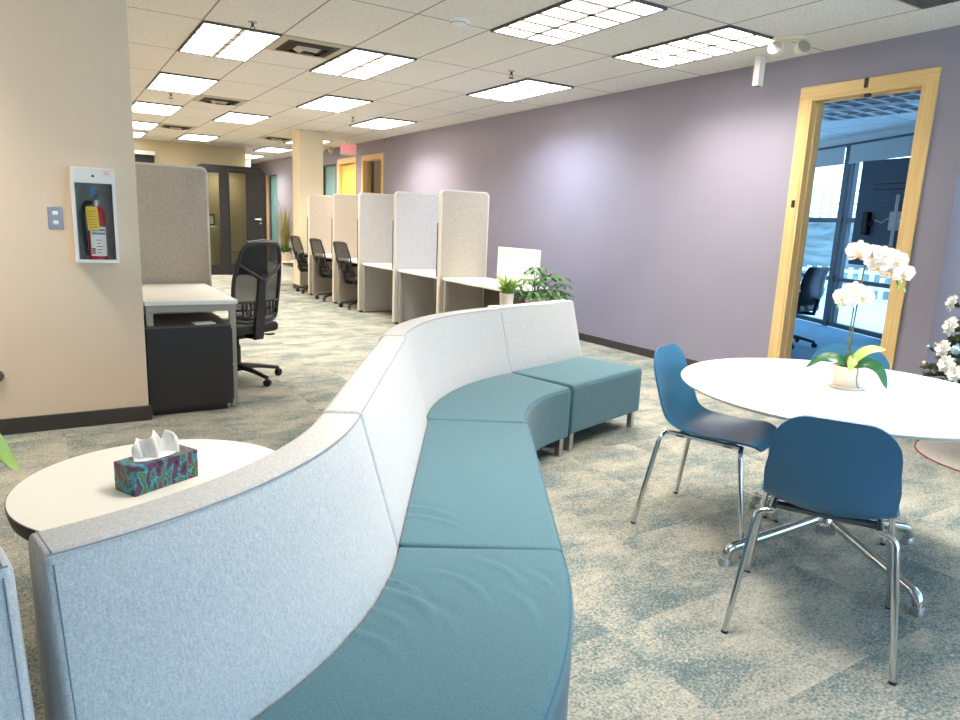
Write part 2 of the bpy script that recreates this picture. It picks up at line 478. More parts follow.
# ------------------------------------------------------------------ world: pale winter daylight
w = bpy.data.worlds.new('daylight'); SC.world = w; w.use_nodes = True
nt = w.node_tree; bg = nt.nodes['Background']
tc = N(nt, 'ShaderNodeTexCoord'); sp = N(nt, 'ShaderNodeSeparateXYZ'); nt.links.new(tc.outputs['Generated'], sp.inputs[0])
rp = ramp(nt, [(0.0, lin((204, 228, 246))), (0.12, lin((184, 216, 246))), (0.6, lin((140, 188, 240)))])
nt.links.new(sp.outputs['Z'], rp.inputs['Fac']); nt.links.new(rp.outputs['Color'], bg.inputs['Color'])
bg.inputs['Strength'].default_value = SKY

# ------------------------------------------------------------------ shell
WS = Vector((0.42, 0.907)).normalized(); WN = Vector((WS.y, -WS.x))      # slanted window wall: along, outward
WP = Vector((9.40, 4.85))
def wpt(s, n=0): return WP + WS * s + WN * n
sA = (2.41 - WP.y) / WS.y
pA = wpt(sA); pB = wpt(4.3)
poly = [(-4.1, -2.3), (7.7, -2.3), (7.7, 2.41), (pA.x, 2.41), (pB.x, pB.y), (WALLX + .14, pB.y), (WALLX + .14, 11.3), (7.3, 11.3), (7.3, 21.6), (-4.1, 21.6)]
mb = MB(); mb.prism(poly, lambda x, y: Vector((x, y, 0)), lambda x, y: Vector((x, y, -0.08)))
struct(mb.build('floor', MT['carpet'], smooth=False))
mb = MB(); mb.prism(poly, lambda x, y: Vector((x, y, CEIL)), lambda x, y: Vector((x, y, CEIL + 0.08)))
struct(mb.build('ceiling', MT['ceil'], smooth=False))

def wall_open(name, m, y0, y1, x0, x1, openings):
    mb = MB(); y = y0
    for (a, b, z0, z1) in sorted(openings):
        mb.box(x0, x1, y, a, 0, CEIL)
        if z0 > 0: mb.box(x0, x1, a, b, 0, z0)
        mb.box(x0, x1, a, b, z1, CEIL); y = b
    mb.box(x0, x1, y, y1, 0, CEIL)
    return struct(mb.build(name, m, smooth=False))
DO = (2.715, 3.585, 0, 2.41); DD = (12.11, 13.01, 0, 2.42); DY = (13.43, 14.34, 0, 2.42); DW = (14.54, 15.37, 0.1, 2.43); DS = (19.08, 19.87, 0.3, 2.37); DF = (20.1, 20.9, 0, 2.3)
wall_open('wall_right', MT['purple'], 2.41, 21.5, WALLX, WALLX + 0.14, [DO, DD, DY, DW, DS, DF])
mb = MB(); mb.box(WALLX + 0.14, pA.x + 0.3, 2.41, 2.53, 0, CEIL); struct(mb.build('wall_recess', MT['purple'], smooth=False))
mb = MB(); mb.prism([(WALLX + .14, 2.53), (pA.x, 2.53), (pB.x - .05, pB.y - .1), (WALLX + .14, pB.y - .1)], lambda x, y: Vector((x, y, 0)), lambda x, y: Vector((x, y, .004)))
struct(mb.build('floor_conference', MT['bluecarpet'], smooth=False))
# left block
mb = MB(); mb.box(-4.0, 0.46, 4.68, 4.83, 0, CEIL); struct(mb.build('wall_left', MT['beige'], smooth=False))
mb = MB(); mb.box(0.34, 0.46, 4.83, 16.52, 0, CEIL); struct(mb.build('wall_corridor', MT['beige'], smooth=False))
mb = MB(); mb.box(0.46, 3.88, 16.52, 16.66, 0, CEIL); mb.box(3.76, 3.88, 16.66, 21.5, 0, CEIL); struct(mb.build('wall_far', MT['farwall'], smooth=False))
mb = MB(); mb.box(3.76, WALLX + 0.14, 21.5, 21.6, 0, CEIL); struct(mb.build('wall_end', MT['purple'], smooth=False))
mb = MB(); mb.box(-4.1, -4.0, -2.2, 4.83, 0, CEIL); struct(mb.build('wall_side', MT['beige'], smooth=False))
# wall behind the camera with a long window, and the recess side window
mb = MB(); BW = (0.2, 5.4, 0.45, 2.6)
mb.box(-4.1, BW[0], -2.3, -2.2, 0, CEIL); mb.box(BW[1], 7.7, -2.3, -2.2, 0, CEIL); mb.box(BW[0], BW[1], -2.3, -2.2, 0, BW[2]); mb.box(BW[0], BW[1], -3.3, -3.2, BW[3], CEIL)
struct(mb.build('wall_back', MT['beige'], smooth=False))
mb = MB()
for k in range(5):
    x = BW[0] + (BW[1] - BW[0]) * k / 4; mb.box(x - .03, x + .03, -2.29, -2.21, BW[2], BW[3])
struct(mb.build('window_2', MT['mull'], smooth=False))
mb = MB(); mb.box(BW[0], BW[1], -2.255, -2.245, BW[2], BW[3]); g = mb.build('window_pane', MT['glass'], bpy.data.objects['window_2'], smooth=False)
wall_open('wall_recess_side', MT['purple'], -2.2, 2.41, 7.6, 7.7, [(-1.9, 0.2, 0.3, 2.55)])
mb = MB()
for k in range(4):
    y = -1.9 + 2.1 * k / 3; mb.box(7.62, 7.68, y - .03, y + .03, .3, 2.55)
struct(mb.build('window_3', MT['mull'], smooth=False))
mb = MB(); mb.box(7.645, 7.655, -1.9, .2, .3, 2.55); mb.build('window_pane', MT['glass'], bpy.data.objects['window_3'], smooth=False)
# far rooms behind the doors
mb = MB(); mb.box(WALLX + .14, 5.9, pB.y - .1, pB.y, 0, CEIL); mb.box(5.9, 9.6, pB.y - .1, pB.y, 0, .4); mb.box(5.9, 9.6, pB.y - .1, pB.y, 2.6, CEIL); mb.box(9.6, pB.x, pB.y - .1, pB.y, 0, CEIL); struct(mb.build('wall_conference', MT['bluewall'], smooth=False))  # opening made for the added, unseen daylight window
mb = MB(); mb.box(7.2, 7.3, 11.4, 21.5, 0, CEIL); mb.box(WALLX + .14, 7.3, 11.3, 11.4, 0, CEIL); mb.box(WALLX + .14, 7.3, 21.5, 21.6, 0, CEIL); struct(mb.build('wall_back_rooms', MT['beige'], smooth=False))

# slanted window wall of the conference room
def wbox(mb, s0, s1, n0, n1, z0, z1):
    q = [wpt(s0, n0), wpt(s1, n0), wpt(s1, n1), wpt(s0, n1)]
    mb.prism([(p.x, p.y) for p in q], lambda x, y: Vector((x, y, z0)), lambda x, y: Vector((x, y, z1)))
mb = MB(); wbox(mb, sA, -2.2, 0, .15, 0, CEIL); wbox(mb, -.62, -.10, 0, .15, 0, CEIL); wbox(mb, -2.2, -.62, 0, .15, 2.66, CEIL); wbox(mb, -0.10, 4.3, 0, .15, 2.66, CEIL)
struct(mb.build('wall_slanted', MT['bluewall'], smooth=False))
mb = MB()
for s in (-0.06, 1.30, 2.75, 4.2): wbox(mb, s - .055, s + .055, 0.0, .13, 0.0, 2.66)
wbox(mb, 1.13, 1.18, 0.02, .09, 0.06, 2.66)
for z0, z1 in ((0, .07), (.68, .74), (1.54, 1.61), (2.63, 2.66)): wbox(mb, -2.2, -.62, .02, .10, z0, z1)  # unseen extra bay, added to let more daylight into the conference room
for s0, s1 in ((-0.06, 1.30), (1.30, 2.75), (2.75, 4.2)):
    wbox(mb, s0, s1, 0.02, .10, 0.0, 0.07)
    wbox(mb, s0, s1, 0.02, .10, 0.68, 0.74); wbox(mb, s0, s1, 0.02, .10, 1.54, 1.61)
    wbox(mb, s0, s1, -0.02, .12, 2.63, 2.66)
w1 = struct(mb.build('window_1', MT['mull'], smooth=False))
mb = MB(); wbox(mb, -0.06, 4.2, .05, .058, .07, 2.63); wbox(mb, -2.2, -.62, .05, .058, .07, 2.63); mb.build('window_pane', MT['glass'], w1, smooth=False)
for s0, s1 in ((-0.0, 1.24), (1.36, 2.69)):
    mb = MB(); wbox(mb, s0, s1, -.012, -.008, 2.39, 2.65); wbox(mb, s0, s1, -.022, .0, 2.375, 2.395)
    tag(mb.build('roller_blind', MT['blind'], smooth=False), 'grey roller blind on the window ' + ('beside the dark display' if s0 < 1 else 'behind the black leather chair'), 'blind', 'conference room roller blinds')

# baseboards
mb = MB(); HB = .085
for a, b in ((2.41, DO[0] - .09), (DO[1] + .09, DD[0] - .08), (DD[1] + .08, DY[0] - .08), (DY[1] + .08, DS[0]), (DS[1], DF[0] - .08), (DF[1] + .08, 21.5)):
    mb.box(WALLX - .014, WALLX, a, b, 0, HB, .003, 1)
struct(mb.build('baseboard_right', MT['base']))
mb = MB(); mb.box(-4.0, .474, 4.664, 4.68, 0, .095, .003, 1); struct(mb.build('baseboard_left', MT['base']))
mb = MB(); mb.box(.46, 3.88, 16.505, 16.52, 0, HB); struct(mb.build('baseboard_far', MT['base']))
mb = MB(); mb.box(WALLX, 7.6, 2.396, 2.41, 0, HB); struct(mb.build('baseboard_recess', MT['base']))

# door frames
def doorframe(name, op, wd=.09, deep=.14, m='maple', mh='maple_h'):
    y0, y1, z0, z1 = op
    mb = MB()
    for a, b in ((y0 - wd, y0 + .0), (y1, y1 + wd)): mb.box(WALLX - .016, WALLX, a, b, 0, z1, .002, 1)
    for a, b in ((y0, y0 + .02), (y1 - .02, y1)): mb.box(WALLX - .012, WALLX + deep + .012, a, b, 0, z1 - .02)
    for a, b in ((y0 + .02, y0 + .033), (y1 - .033, y1 - .02)): mb.box(WALLX + .05, WALLX + .09, a, b, 0, z1 - .02)
    o = struct(mb.build(name, MT[m]))
    mb = MB(); mb.box(WALLX - .016, WALLX, y0 - wd, y1 + wd, z1, z1 + wd, .002, 1); mb.box(WALLX - .012, WALLX + deep + .012, y0, y1, z1 - .02, z1); mb.box(WALLX + .05, WALLX + .09, y0 + .02, y1 - .02, z1 - .033, z1 - .02)
    mb.build('header', MT[mh], o)
    return o
d1 = doorframe('trim_1', DO)
mb = MB(); mb.box(WALLX - .019, WALLX - .016, 3.12, 3.15, 2.43, 2.50); mb.box(WALLX - .0, WALLX + .03, 3.11, 3.15, 2.37, 2.39); mb.build('latch_plate', MT['black'], d1)
mb = MB(); mb.box(WALLX - .02, WALLX - .016, 3.60, 3.63, 1.55, 1.61); mb.build('strike_plate', MT['black'], d1)
doorframe('trim_2', DD, .08); doorframe('trim_3', DY, .08); doorframe('trim_4', DF, .08)
mb = MB(); mb.box(WALLX + .05, WALLX + .09, DY[0] + .021, DY[1] - .021, 0.005, DY[3] - .021); struct(mb.build('door_1', MT['doorwood']))
mb = MB(); mb.box(WALLX + .09, WALLX + .12, DD[0] + .021, DD[1] - .30, 0.005, DD[3] - .021); d2 = struct(mb.build('door_2', MT['darkdoor']))
mb = MB(); mb.box(WALLX + .075, WALLX + .12, DD[1] - .30, DD[1] - .24, 0.005, DD[3] - .021); mb.build('door_edge', MT['black'], d2)
mb = MB(); mb.box(WALLX + .05, WALLX + .09, DF[0] + .021, DF[1] - .021, 0.005, DF[3] - .021); struct(mb.build('door_3', MT['doorwood']))
for nm, op, mt_ in (('window_4', DW, 'tealglass'), ('window_5', DS, 'tealglass')):
    mb = MB(); y0, y1, z0, z1 = op
    for a, b in ((y0, y0 + .035), (y1 - .035, y1)): mb.box(WALLX + .0, WALLX + .1, a, b, z0, z1)
    mb.box(WALLX, WALLX + .1, y0, y1, z1 - .035, z1); mb.box(WALLX, WALLX + .1, y0, y1, z0, z0 + .035)
    o = struct(mb.build(nm, MT['base'], smooth=False))
    mb = MB(); mb.box(WALLX + .04, WALLX + .05, y0 + .035, y1 - .035, z0 + .035, z1 - .035); mb.build('window_pane', MT[mt_], o, smooth=False)

# square column by the last workstation
mb = MB(); mb.box(3.745, 4.165, 12.08, 12.50, 0, CEIL, .004, 1); struct(mb.build('column', MT['cream']))
mb = MB(); mb.box(3.731, 4.179, 12.066, 12.514, 0, HB, .003, 1); struct(mb.build('baseboard_column', MT['base']))

# ------------------------------------------------------------------ outside the conference windows
mb = MB(); mb.prism([(8, -40), (120, -40), (120, 120), (8, 120)], lambda x, y: Vector((x, y, -.2)), lambda x, y: Vector((x, y, -.3)))
tag(mb.build('snowy_ground', MT['ground'], smooth=False), 'snow covered ground outside the conference room window', 'ground', kind='structure')
mb = MB(); rows = []
OD = Vector((.86, .51)).normalized(); OS = Vector((-OD.y, OD.x))
for i, (d, z) in enumerate(((19.5, -.2), (21, .15), (23, .55), (26, 1.1), (29, 1.75), (32, 2.1), (45, 2.2))):
    row = []
    for j in range(41):
        s = -26 + 52 * j / 40; p = OD * d + OS * s
        row.append(Vector((p.x, p.y, z + (random.uniform(-.14, .14) if 0 < i < 5 else 0))))
    rows.append(row)
mb.loft(rows, cap=False, closed=False)
tag(mb.build('scrub_bank', MT['bank']), 'scrubby winter bank rising beyond the conference room window', 'bank', kind='structure')
def rail_fence(label, d, zb, h, n, gap, w=.06):
    p0 = OD * d
    t = thing('picket_fence', label, 'fence', (p0.x, p0.y, zb), math.atan2(OS.y, OS.x))
    mb = MB()
    for z in (.15 * h, .5 * h, .95 * h): mb.box(-n * gap / 2, n * gap / 2, -.02, .02, z - .04, z + .04)
    mb.build('rail', MT['fence'], t, smooth=False)
    mb = MB()
    for k in range(n + 1):
        x = -n * gap / 2 + k * gap; mb.box(x - w / 2, x + w / 2, .02, .05, 0, h * 1.06)
    mb.build('pickets', MT['fence'], t, smooth=False)
rail_fence('white fence running along the top of the scrubby bank outside', 32.3, 2.1, 1.15, 90, .34, .12)
rail_fence('low white fence at the foot of the scrubby bank outside', 18.2, -.2, 0.8, 110, .22, .10)

# ------------------------------------------------------------------ ceiling fixtures
def fixture(i, j, label, power=None, nx=2, ny=6, bw=.007):
    if (i, j) in ((3, -2), (5, -2), (5, 0), (0, 0), (2, 0)): bw = .020
    x0 = TX0 + i * TSX; y0 = TY0 + j * TSY
    cx, cy = x0 + TSX / 2, y0 + TSY / 2
    t = thing('ceiling_light', label, 'ceiling light', (cx, cy, CEIL), 0, 'recessed ceiling lights')
    hx, hy, f = .302, .606, .010
    mb = MB()
    for a, b in ((-hx, -hx + f), (hx - f, hx)): mb.box(a, b, -hy, hy, -.018, 0)
    for a, b in ((-hy, -hy + f), (hy - f, hy)): mb.box(-hx + f, hx - f, a, b, -.018, 0)
    mb.build('frame', MT['frame'], t, smooth=False)  # dark grey paints in the shaded sides of the fixture's rim
    mb = MB(); mb.box(-hx + f, hx - f, -hy + f, hy - f, -.010, -.002); mb.build('diffuser', MT['diff'], t, smooth=False)
    mb = MB()
    for k in range(1, nx):
        x = -hx + 2 * hx * k / nx; mb.box(x - bw, x + bw, -hy + f, hy - f, -.0175, -.0125)
    for k in range(1, ny):
        y = -hy + 2 * hy * k / ny; mb.box(-hx + f, hx - f, y - bw, y + bw, -.0175, -.0125)
    mb.build('louvre', MT['louv'], t, smooth=False)
    la = bpy.data.lights.new('lamp', 'AREA'); la.shape = 'RECTANGLE'; la.size = .55; la.size_y = 1.16
    la.energy = LAMP if power is None else power; la.color = LAMPCOL; la.spread = R(SPREAD)
    lo = bpy.data.objects.new('lamp', la); COL.objects.link(lo); lo.parent = t; lo.location = (0, 0, -.0115)
    return t
FX = [(0, 0, 'ceiling light nearest the left wall corner with a sprinkler at its near edge'),
      (0, 2, 'ceiling light second back from the corner in the row above the left desk'),
      (0, 4, 'ceiling light third back in the row above the left desk'),
      (0, 6, 'ceiling light fourth back in the row above the left desk, half hidden by the wall'),
      (0, 7.45, 'farthest ceiling light of the left row, just above the beige far wall'),
      (2, 0, 'ceiling light to the right of the nearest slotted vent'),
      (2, 4, 'ceiling light right of the second slotted vent, mid room'),
      (2, 7, 'small looking ceiling light far back above the beige far wall, right of the third vent'),
      (3, 2, 'ceiling light in front of the square column, beyond the smoke detector'),
      (5, 0, 'ceiling light near the purple wall above the bluish wall patch'),
      (5, 3, 'ceiling light near the purple wall closest to the exit sign'),
      (3, -2, 'big ceiling light cut by the top edge of the picture'),
      (5, -2, 'ceiling light beside the twin emergency lamps near the doorway'),
      (5, 6, 'ceiling light partly hidden behind the square column'),
      (5, 8, 'ceiling light in the far corridor left of the square column'),
      (5, 10, 'farthest ceiling light in the corridor, above the black booth'),
      (-4, -2, 'unseen ceiling light added over the left wall, outside the picture'),  # unseen lamp added to brighten the left wall
      (0, -4, 'unseen ceiling light added above the foreground sofa section, outside the picture'),  # unseen lamp added because the foreground was too dark
      (8, -5, 'unseen ceiling light added over the fir tree, outside the picture'),  # unseen lamp added to lift the recess wall
      (3, -4, 'unseen ceiling light added above the round meeting table, outside the picture'),  # unseen lamp added to brighten table and carpet
      ]
for i, j, lb in FX:
    ft = fixture(i, j, lb)
    if (i, j) == (5, 0):
        for ch in ft.children:
            if ch.type == 'LIGHT': ch.data.color = (.80, .88, 1.0)
    if i in (5, 8) and j > -6:
        for ch in ft.children:
            if ch.type == 'LIGHT': ch.data.energy = LAMP * 1.75; ch.data.spread = R(132)

mb = MB()
for k in range(4): mb.box(5.9 + 3.7 * k / 3 - .03, 5.9 + 3.7 * k / 3 + .03, pB.y - .08, pB.y - .02, .4, 2.6)
w6 = struct(mb.build('added_window_6', MT['mull'], smooth=False))  # unseen window, added to brighten the conference room with daylight
mb = MB(); mb.box(5.9, 9.6, pB.y - .055, pB.y - .047, .4, 2.6); mb.build('window_pane', MT['glass'], w6, smooth=False)
def vent(i, j, label, half=True):
    x0 = TX0 + i * TSX; y0 = TY0 + j * TSY
    t = thing('ceiling_vent', label, 'air vent', (x0 + TSX / 2, y0 + .3048, CEIL), 0, 'slotted ceiling vents')
    mb = MB(); mb.box(-.295, .295, -.295, .295, -.006, 0); mb.build('plate', MT['steelvent'], t, smooth=False)
    for k, (a, zz) in enumerate(((.275, -.014), (.19, -.030), (.105, -.046))):
        mb = MB()
        h = a - .045
        # sloped louvre ring
        A = [(-a, -a), (a, -a), (a, a), (-a, a)]; B = [(-h, -h), (h, -h), (h, h), (-h, h)]
        mb.loft([[Vector((x, y, -.006)) for x, y in A], [Vector((x, y, zz)) for x, y in B], [Vector((x * .99, y * .99, zz + .004)) for x, y in B], [Vector((x * .97, y * .97, -.006)) for x, y in A]], cap=False)
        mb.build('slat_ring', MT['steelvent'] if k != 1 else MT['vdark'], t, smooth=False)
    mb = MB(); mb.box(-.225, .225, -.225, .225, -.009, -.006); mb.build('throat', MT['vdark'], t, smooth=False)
vent(1, 0, 'slotted ceiling vent between the two nearest left ceiling lights')
vent(1, 3, 'slotted ceiling vent second from the viewer, mid ceiling')
vent(1, 6, 'small slotted ceiling vent above the grey screen at left')
vent(4, 6.2, 'slotted ceiling vent just left of the square column')
t = thing('return_vent', 'dark grey square return air grille at the top right corner of the ceiling', 'air vent', (4.46, 2.24, CEIL))
mb = MB(); mb.box(-.30, .30, -.30, .30, -.006, 0); mb.build('plate', mat('return_grey', (150, 148, 146), .6), t, smooth=False)
mb = MB()
for k in range(24): mb.box(-.28, .28, -.28 + k * .0238, -.27 + k * .0238, -.012, -.006)
mb.build('slats', MT['frame'], t, smooth=False)

def sprinkler(x, y, label):
    t = thing('sprinkler_head', label, 'sprinkler', (x, y, CEIL), 0, 'ceiling sprinklers')
    mb = MB(); mb.lathe([(0, 0), (.035, 0), (.033, -.006), (.012, -.010), (0, -.010)], n=16); mb.build('escutcheon', MT['brushed'], t)
    mb = MB(); mb.lathe([(0, -.009), (.011, -.009), (.011, -.035), (0, -.035)], n=12); mb.tube([(.012, 0, -.03), (.016, 0, -.045), (.004, 0, -.062)], .003, 6); mb.tube([(-.012, 0, -.03), (-.016, 0, -.045), (-.004, 0, -.062)], .003, 6); mb.build('body', MT['frame'], t)
    mb = MB(); mb.lathe([(0, -.060), (.026, -.062), (.028, -.066), (0, -.068)], n=16); mb.build('deflector', MT['frame'], t)
sprinkler(1.43, 5.75, 'sprinkler head at the near edge of the big left ceiling light')
sprinkler(3.86, 5.80, 'sprinkler head before the ceiling light over the bluish wall patch')
sprinkler(1.41, 9.80, 'sprinkler head just beyond the second light of the left row')
sprinkler(3.86, 9.90, 'small sprinkler head in front of the column, left of the light near the exit sign')
sprinkler(4.4, 14.6, 'tiny sprinkler head in the far corridor left of the column')
t = thing('smoke_detector', 'round white smoke detector on the ceiling tile at top centre', 'smoke detector', (2.62, 4.66, CEIL))
mb = MB(); mb.lathe([(0, 0), (.07, 0), (.07, -.014), (.055, -.03), (.03, -.04), (0, -.042)], n=28); mb.build('dome', MT['white'], t)
mb = MB(); mb.lathe([(.058, -.022), (.061, -.022), (.060, -.026), (.056, -.028)], n=28); mb.build('ring', MT['frame'], t)

def twin(x, y, label, rz=0, sc=1):
    t = thing('emergency_light', label, 'emergency light', (x, y, CEIL), rz, 'twin head emergency lights')
    mb = MB(); mb.box(-.12, .12, -.05, .05, -.022, 0, .008); mb.build('base', MT['cableivory'], t)
    for s in (-1, 1):
        mb = MB(); mb.tube([(s * .075, 0, -.02), (s * .08, 0, -.045), (s * .08, -.01, -.06)], .010, 8); n_ = mb.build('neck', MT['cableivory'], t)
        Mx = Matrix.Translation((s * .085, -.01, -.085)) @ Matrix.Rotation(s * R(24), 4, 'Z') @ Matrix.Rotation(R(72), 4, 'X')
        mb = MB(); mb.lathe([(0, -.05), (.028, -.048), (.048, -.02), (.055, .02), (.055, .035), (.049, .037), (.047, .03)], n=24, M=Mx); h = mb.build('lamp_head', MT['cableivory'], t)
        mb = MB(); mb.lathe([(0, .026), (.046, .030), (.046, .032), (0, .028)], n=24, M=Mx); mb.build('lens', MT['brushed'], h)
twin(4.74, 3.44, 'twin head emergency lamp on the ceiling above the wooden doorway', R(-50))
twin(5.0, 14.3, 'small twin head emergency lamp on the ceiling beside the square column', R(-20))
t = thing('ceiling_sensor_box', 'slim white box hanging from the ceiling in front of the purple wall', 'sensor box', (5.06, 3.93, CEIL), R(8))
mb = MB(); mb.box(-.042, .042, -.026, .026, -.235, -.004, .003, 1); mb.build('housing', MT['white'], t)
mb = MB(); mb.box(-.055, .055, -.035, .035, -.006, 0, .002, 1); mb.build('mount_plate', MT['cableivory'], t)
mb = MB(); mb.box(-.027, .027, -.016, .016, -.237, -.235); mb.build('sensor_window', MT['frame'], t)
# exit sign
t = thing('exit_sign', 'red and white EXIT sign hanging from the ceiling before the purple wall', 'exit sign', (4.98, 13.0, CEIL), R(-14))
mb = MB(); mb.tube([(0, 0, 0), (0, 0, -.07)], .012, 10); mb.lathe([(0, 0), (.05, 0), (.05, -.012), (0, -.014)], n=20); mb.build('stem', MT['white'], t)
mb = MB(); mb.box(-.155, .155, -.028, .028, -.265, -.06, .006); ho = mb.build('housing', MT['signwhite'], t)
def text_obj(name, body, size, m, parent, loc, rot, extrude=.002, sx=1.0):
    cu = bpy.data.curves.new(name, 'FONT'); cu.body = body; cu.size = size; cu.extrude = extrude; cu.align_x = 'CENTER'; cu.align_y = 'CENTER'
    tmp = bpy.data.objects.new(name, cu); COL.objects.link(tmp)
    me = bpy.data.meshes.new_from_object(tmp.evaluated_get(bpy.context.evaluated_depsgraph_get()))
    bpy.data.objects.remove(tmp); bpy.data.curves.remove(cu)
    o = bpy.data.objects.new(name, me); COL.objects.link(o); me.materials.clear(); me.materials.append(m)
    for v in me.vertices: v.co.x *= sx
    o.parent = parent; o.location = loc; o.rotation_euler = rot
    return o
text_obj('lettering', 'EXIT', .215, MT['signred'], t, (0, -.0305, -.163), (R(90), 0, 0), .003, .64)
t = thing('exit_sign', 'tiny red exit sign in the far corridor above the black booth', 'exit sign', (3.98, 17.1, CEIL), R(-14))
mb = MB(); mb.tube([(0, 0, 0), (0, 0, -.22)], .012, 10); mb.build('stem', MT['white'], t)
mb = MB(); mb.box(-.15, .15, -.028, .028, -.41, -.21, .006); mb.build('housing', MT['signwhite'], t)
text_obj('lettering', 'EXIT', .185, MT['signred'], t, (0, -.0305, -.31), (R(90), 0, 0), .002, .72)
t = thing('ceiling_hook', 'small brass hook bracket at the top of the purple wall', 'hook', (WALLX, 11.75, 2.70))
mb = MB(); mb.box(-.012, 0, -.02, .02, -.03, .03, .003, 1); mb.build('back_plate', MT['champ'], t)
mb = MB(); mb.tube(fillet([(-.01, 0, .0), (-.10, -.02, .02), (-.14, -.04, -.06)], .03), .009, 8); mb.build('arm', MT['champ'], t)
# ------------------------------------------------------------------ serpentine sofa
def arc_path(c, Rr, a0, a1, sign):
    c = Vector(c)
    def f(s):
        a = R(a0 + (a1 - a0) * s); d = Vector((math.cos(a), math.sin(a)))
        return c + d * Rr, d * sign
    return f, abs(R(a1 - a0)) * Rr
def line_path(p, d, L):
    p = Vector(p); d = Vector(d).normalized(); n = Vector((-d.y, d.x))
    def f(s): return p + d * L * s, n
    return f, L
def sweep(mb, path, L, prof, step=.04, e=.012, disp=None):
    ns = max(2, int(L / step))
    S = [(0, e)] + [(e * k / 3 * .99, e * (1 - math.sqrt(1 - (1 - k / 3) ** 2)) if k else e) for k in (1, 2)] + [(e + (L - 2 * e) * k / ns, 0) for k in range(ns + 1)]
    S += [(L - e * .66, S[2][1]), (L - e * .33, S[1][1]), (L, e)]
    rings = []
    for s, ins in S:
        P, n = path(s / L); pr = inset(prof, ins) if ins > 0 else prof
        ring = []
        for d, z in pr:
            q = P + n * d
            zz = z + (disp(s / L, d, z) if disp else 0)
            ring.append(Vector((q.x, q.y, zz)))
        rings.append(ring)
    mb.loft(rings)
def sub(poly, st):
    out = []
    for i in range(len(poly)):
        a = Vector(poly[i]); b = Vector(poly[(i + 1) % len(poly)]); k = max(1, int((b - a).length / st))
        for q in range(k): out.append(tuple(a.lerp(b, q / k)))
    return out
SEATP = sub(roundpoly([(.001, .115), (.001, .415), (.478, .415), (.478, .115)], [.012, .010, .030, .014], 5), .03)
BACKP = sub(roundpoly([(-.001, .115), (-.001, .414), (-.108, .802), (-.222, .802), (-.222, .115)], [.012, .0, .018, .026, .012], 5), .08)
SEATF = sub(roundpoly([(.001, .115), (.001, .415), (.478, .415), (.478, .115)], [.012, .010, .030, .014], 5), .008)
def ridges(defs):
    def f(s, d, z):
        if z < .40 or d < .0 or d > .46: return 0
        v = 0
        for s0, d0, ang, ln, wd, amp in defs:
            ds, dd = (s - s0) * 1.2, d - d0
            a = ds * math.cos(ang) + dd * math.sin(ang); b = -ds * math.sin(ang) + dd * math.cos(ang) + .25 * a * a / max(ln, .05)
            v += 1.25 * amp * math.exp(-(a / ln) ** 2) * (math.exp(-(b / wd) ** 2) - .7 * math.exp(-((b - 1.6 * wd) / wd) ** 2))
        return v
    return f
def sofa(path, L, label, legs, disp=None, step=.04, ends=(), e=.014):
    P0, n0 = path(0.5)
    t = thing('sofa_section', label, 'sofa', (0, 0, 0), 0, 'sections of the serpentine sofa')
    t.location = (P0.x, P0.y, 0)
    off = Vector((P0.x, P0.y))
    def lp(s):
        P, n = path(s); return P - off, n
    mb = MB(); sweep(mb, lp, L, SEATF if disp else SEATP, step, disp=disp); seat = mb.build('seat', MT['teal'], t, ang=60)
    mb = MB(); sweep(mb, lp, L, BACKP, .04, e=e); back = mb.build('backrest', MT['sofagrey'], t, ang=60)
    mb = MB(); N_ = 40
    top = []
    for k in range(N_ + 1):
        s = .008 / L + (1 - .016 / L) * k / N_; P, n = lp(s); q = P + n * (-.1065); top.append(Vector((q.x, q.y, .800)))
    mb.tube(top, .0016, 6)
    for s in ends:
        s = .015 / L if s == 0 else 1 - .015 / L
        P, n = lp(s); pts = []
        for d, z in ((-.0030, .415), (-.0532, .6), (-.1020, .785)):
            q = P + n * (d + .0005); pts.append(Vector((q.x, q.y, z)))
        mb.tube(pts, .0016, 6)
        pts = [Vector((*(P + n * d), .8015)) for d in (-.112, -.16, -.205)]
        mb.tube(pts, .0016, 6)
    mb.build('piping', MT['piping'], back)
    mb = MB(); fr = []
    for k in range(N_ + 1):
        s = .01 / L + (1 - .02 / L) * k / N_; P, n = lp(s); q = P + n * .4685; fr.append(Vector((q.x, q.y, .4065)))
    mb.tube(fr, .0026, 6)
    mb.build('piping', MT['tealpipe'], seat)
    for s, d in legs:
        P, n = lp(s); q = P + n * d; a = math.atan2(n.y, n.x)
        mb = MB(); M = Matrix.Translation((q.x, q.y, 0)) @ Matrix.Rotation(a, 4, 'Z')
        mb.box(-.018, .018, -.018, .018, .006, .118, .002, 1, M=M); mb.lathe([(0, 0), (.024, 0), (.024, .006), (0, .006)], n=16, M=M)
        mb.build('leg', MT['brushed'], t)
    return t
pA_, LA_ = line_path((2.40, 3.455), (.958, .287), .815)
pA2 = lambda s: (pA_(s)[0], -pA_(s)[1])
sofa(pA2, LA_, 'square end section of the grey and teal sofa by the potted plants', [(.05, .44), (.95, .44), (.05, -.16), (.95, -.16)], e=.014)
pB_, LB_ = arc_path((2.68, 2.01), 1.446, 150, 101.6, -1)
sofa(pB_, LB_, 'inward curving corner section of the sofa between the straight seat and the end seat', [(.04, .44), (.96, .44), (.04, -.16), (.96, -.16)], ends=(0, 1))
pC_, LC_ = line_path((1.437, 2.727), (-.655, -1.084), 1.262)
sofa(pC_, LC_, 'straight middle section of the sofa with a plain teal seat', [(.05, .43), (.95, .43), (.05, -.16), (.95, -.16)],
     ridges([(.80, .06, 1.3, .09, .012, .005), (.86, .08, 1.25, .12, .012, .0045)]), .012)
pD_, LD_ = arc_path((-.264, 2.211), 1.19, -28.9, -78.3, 1)
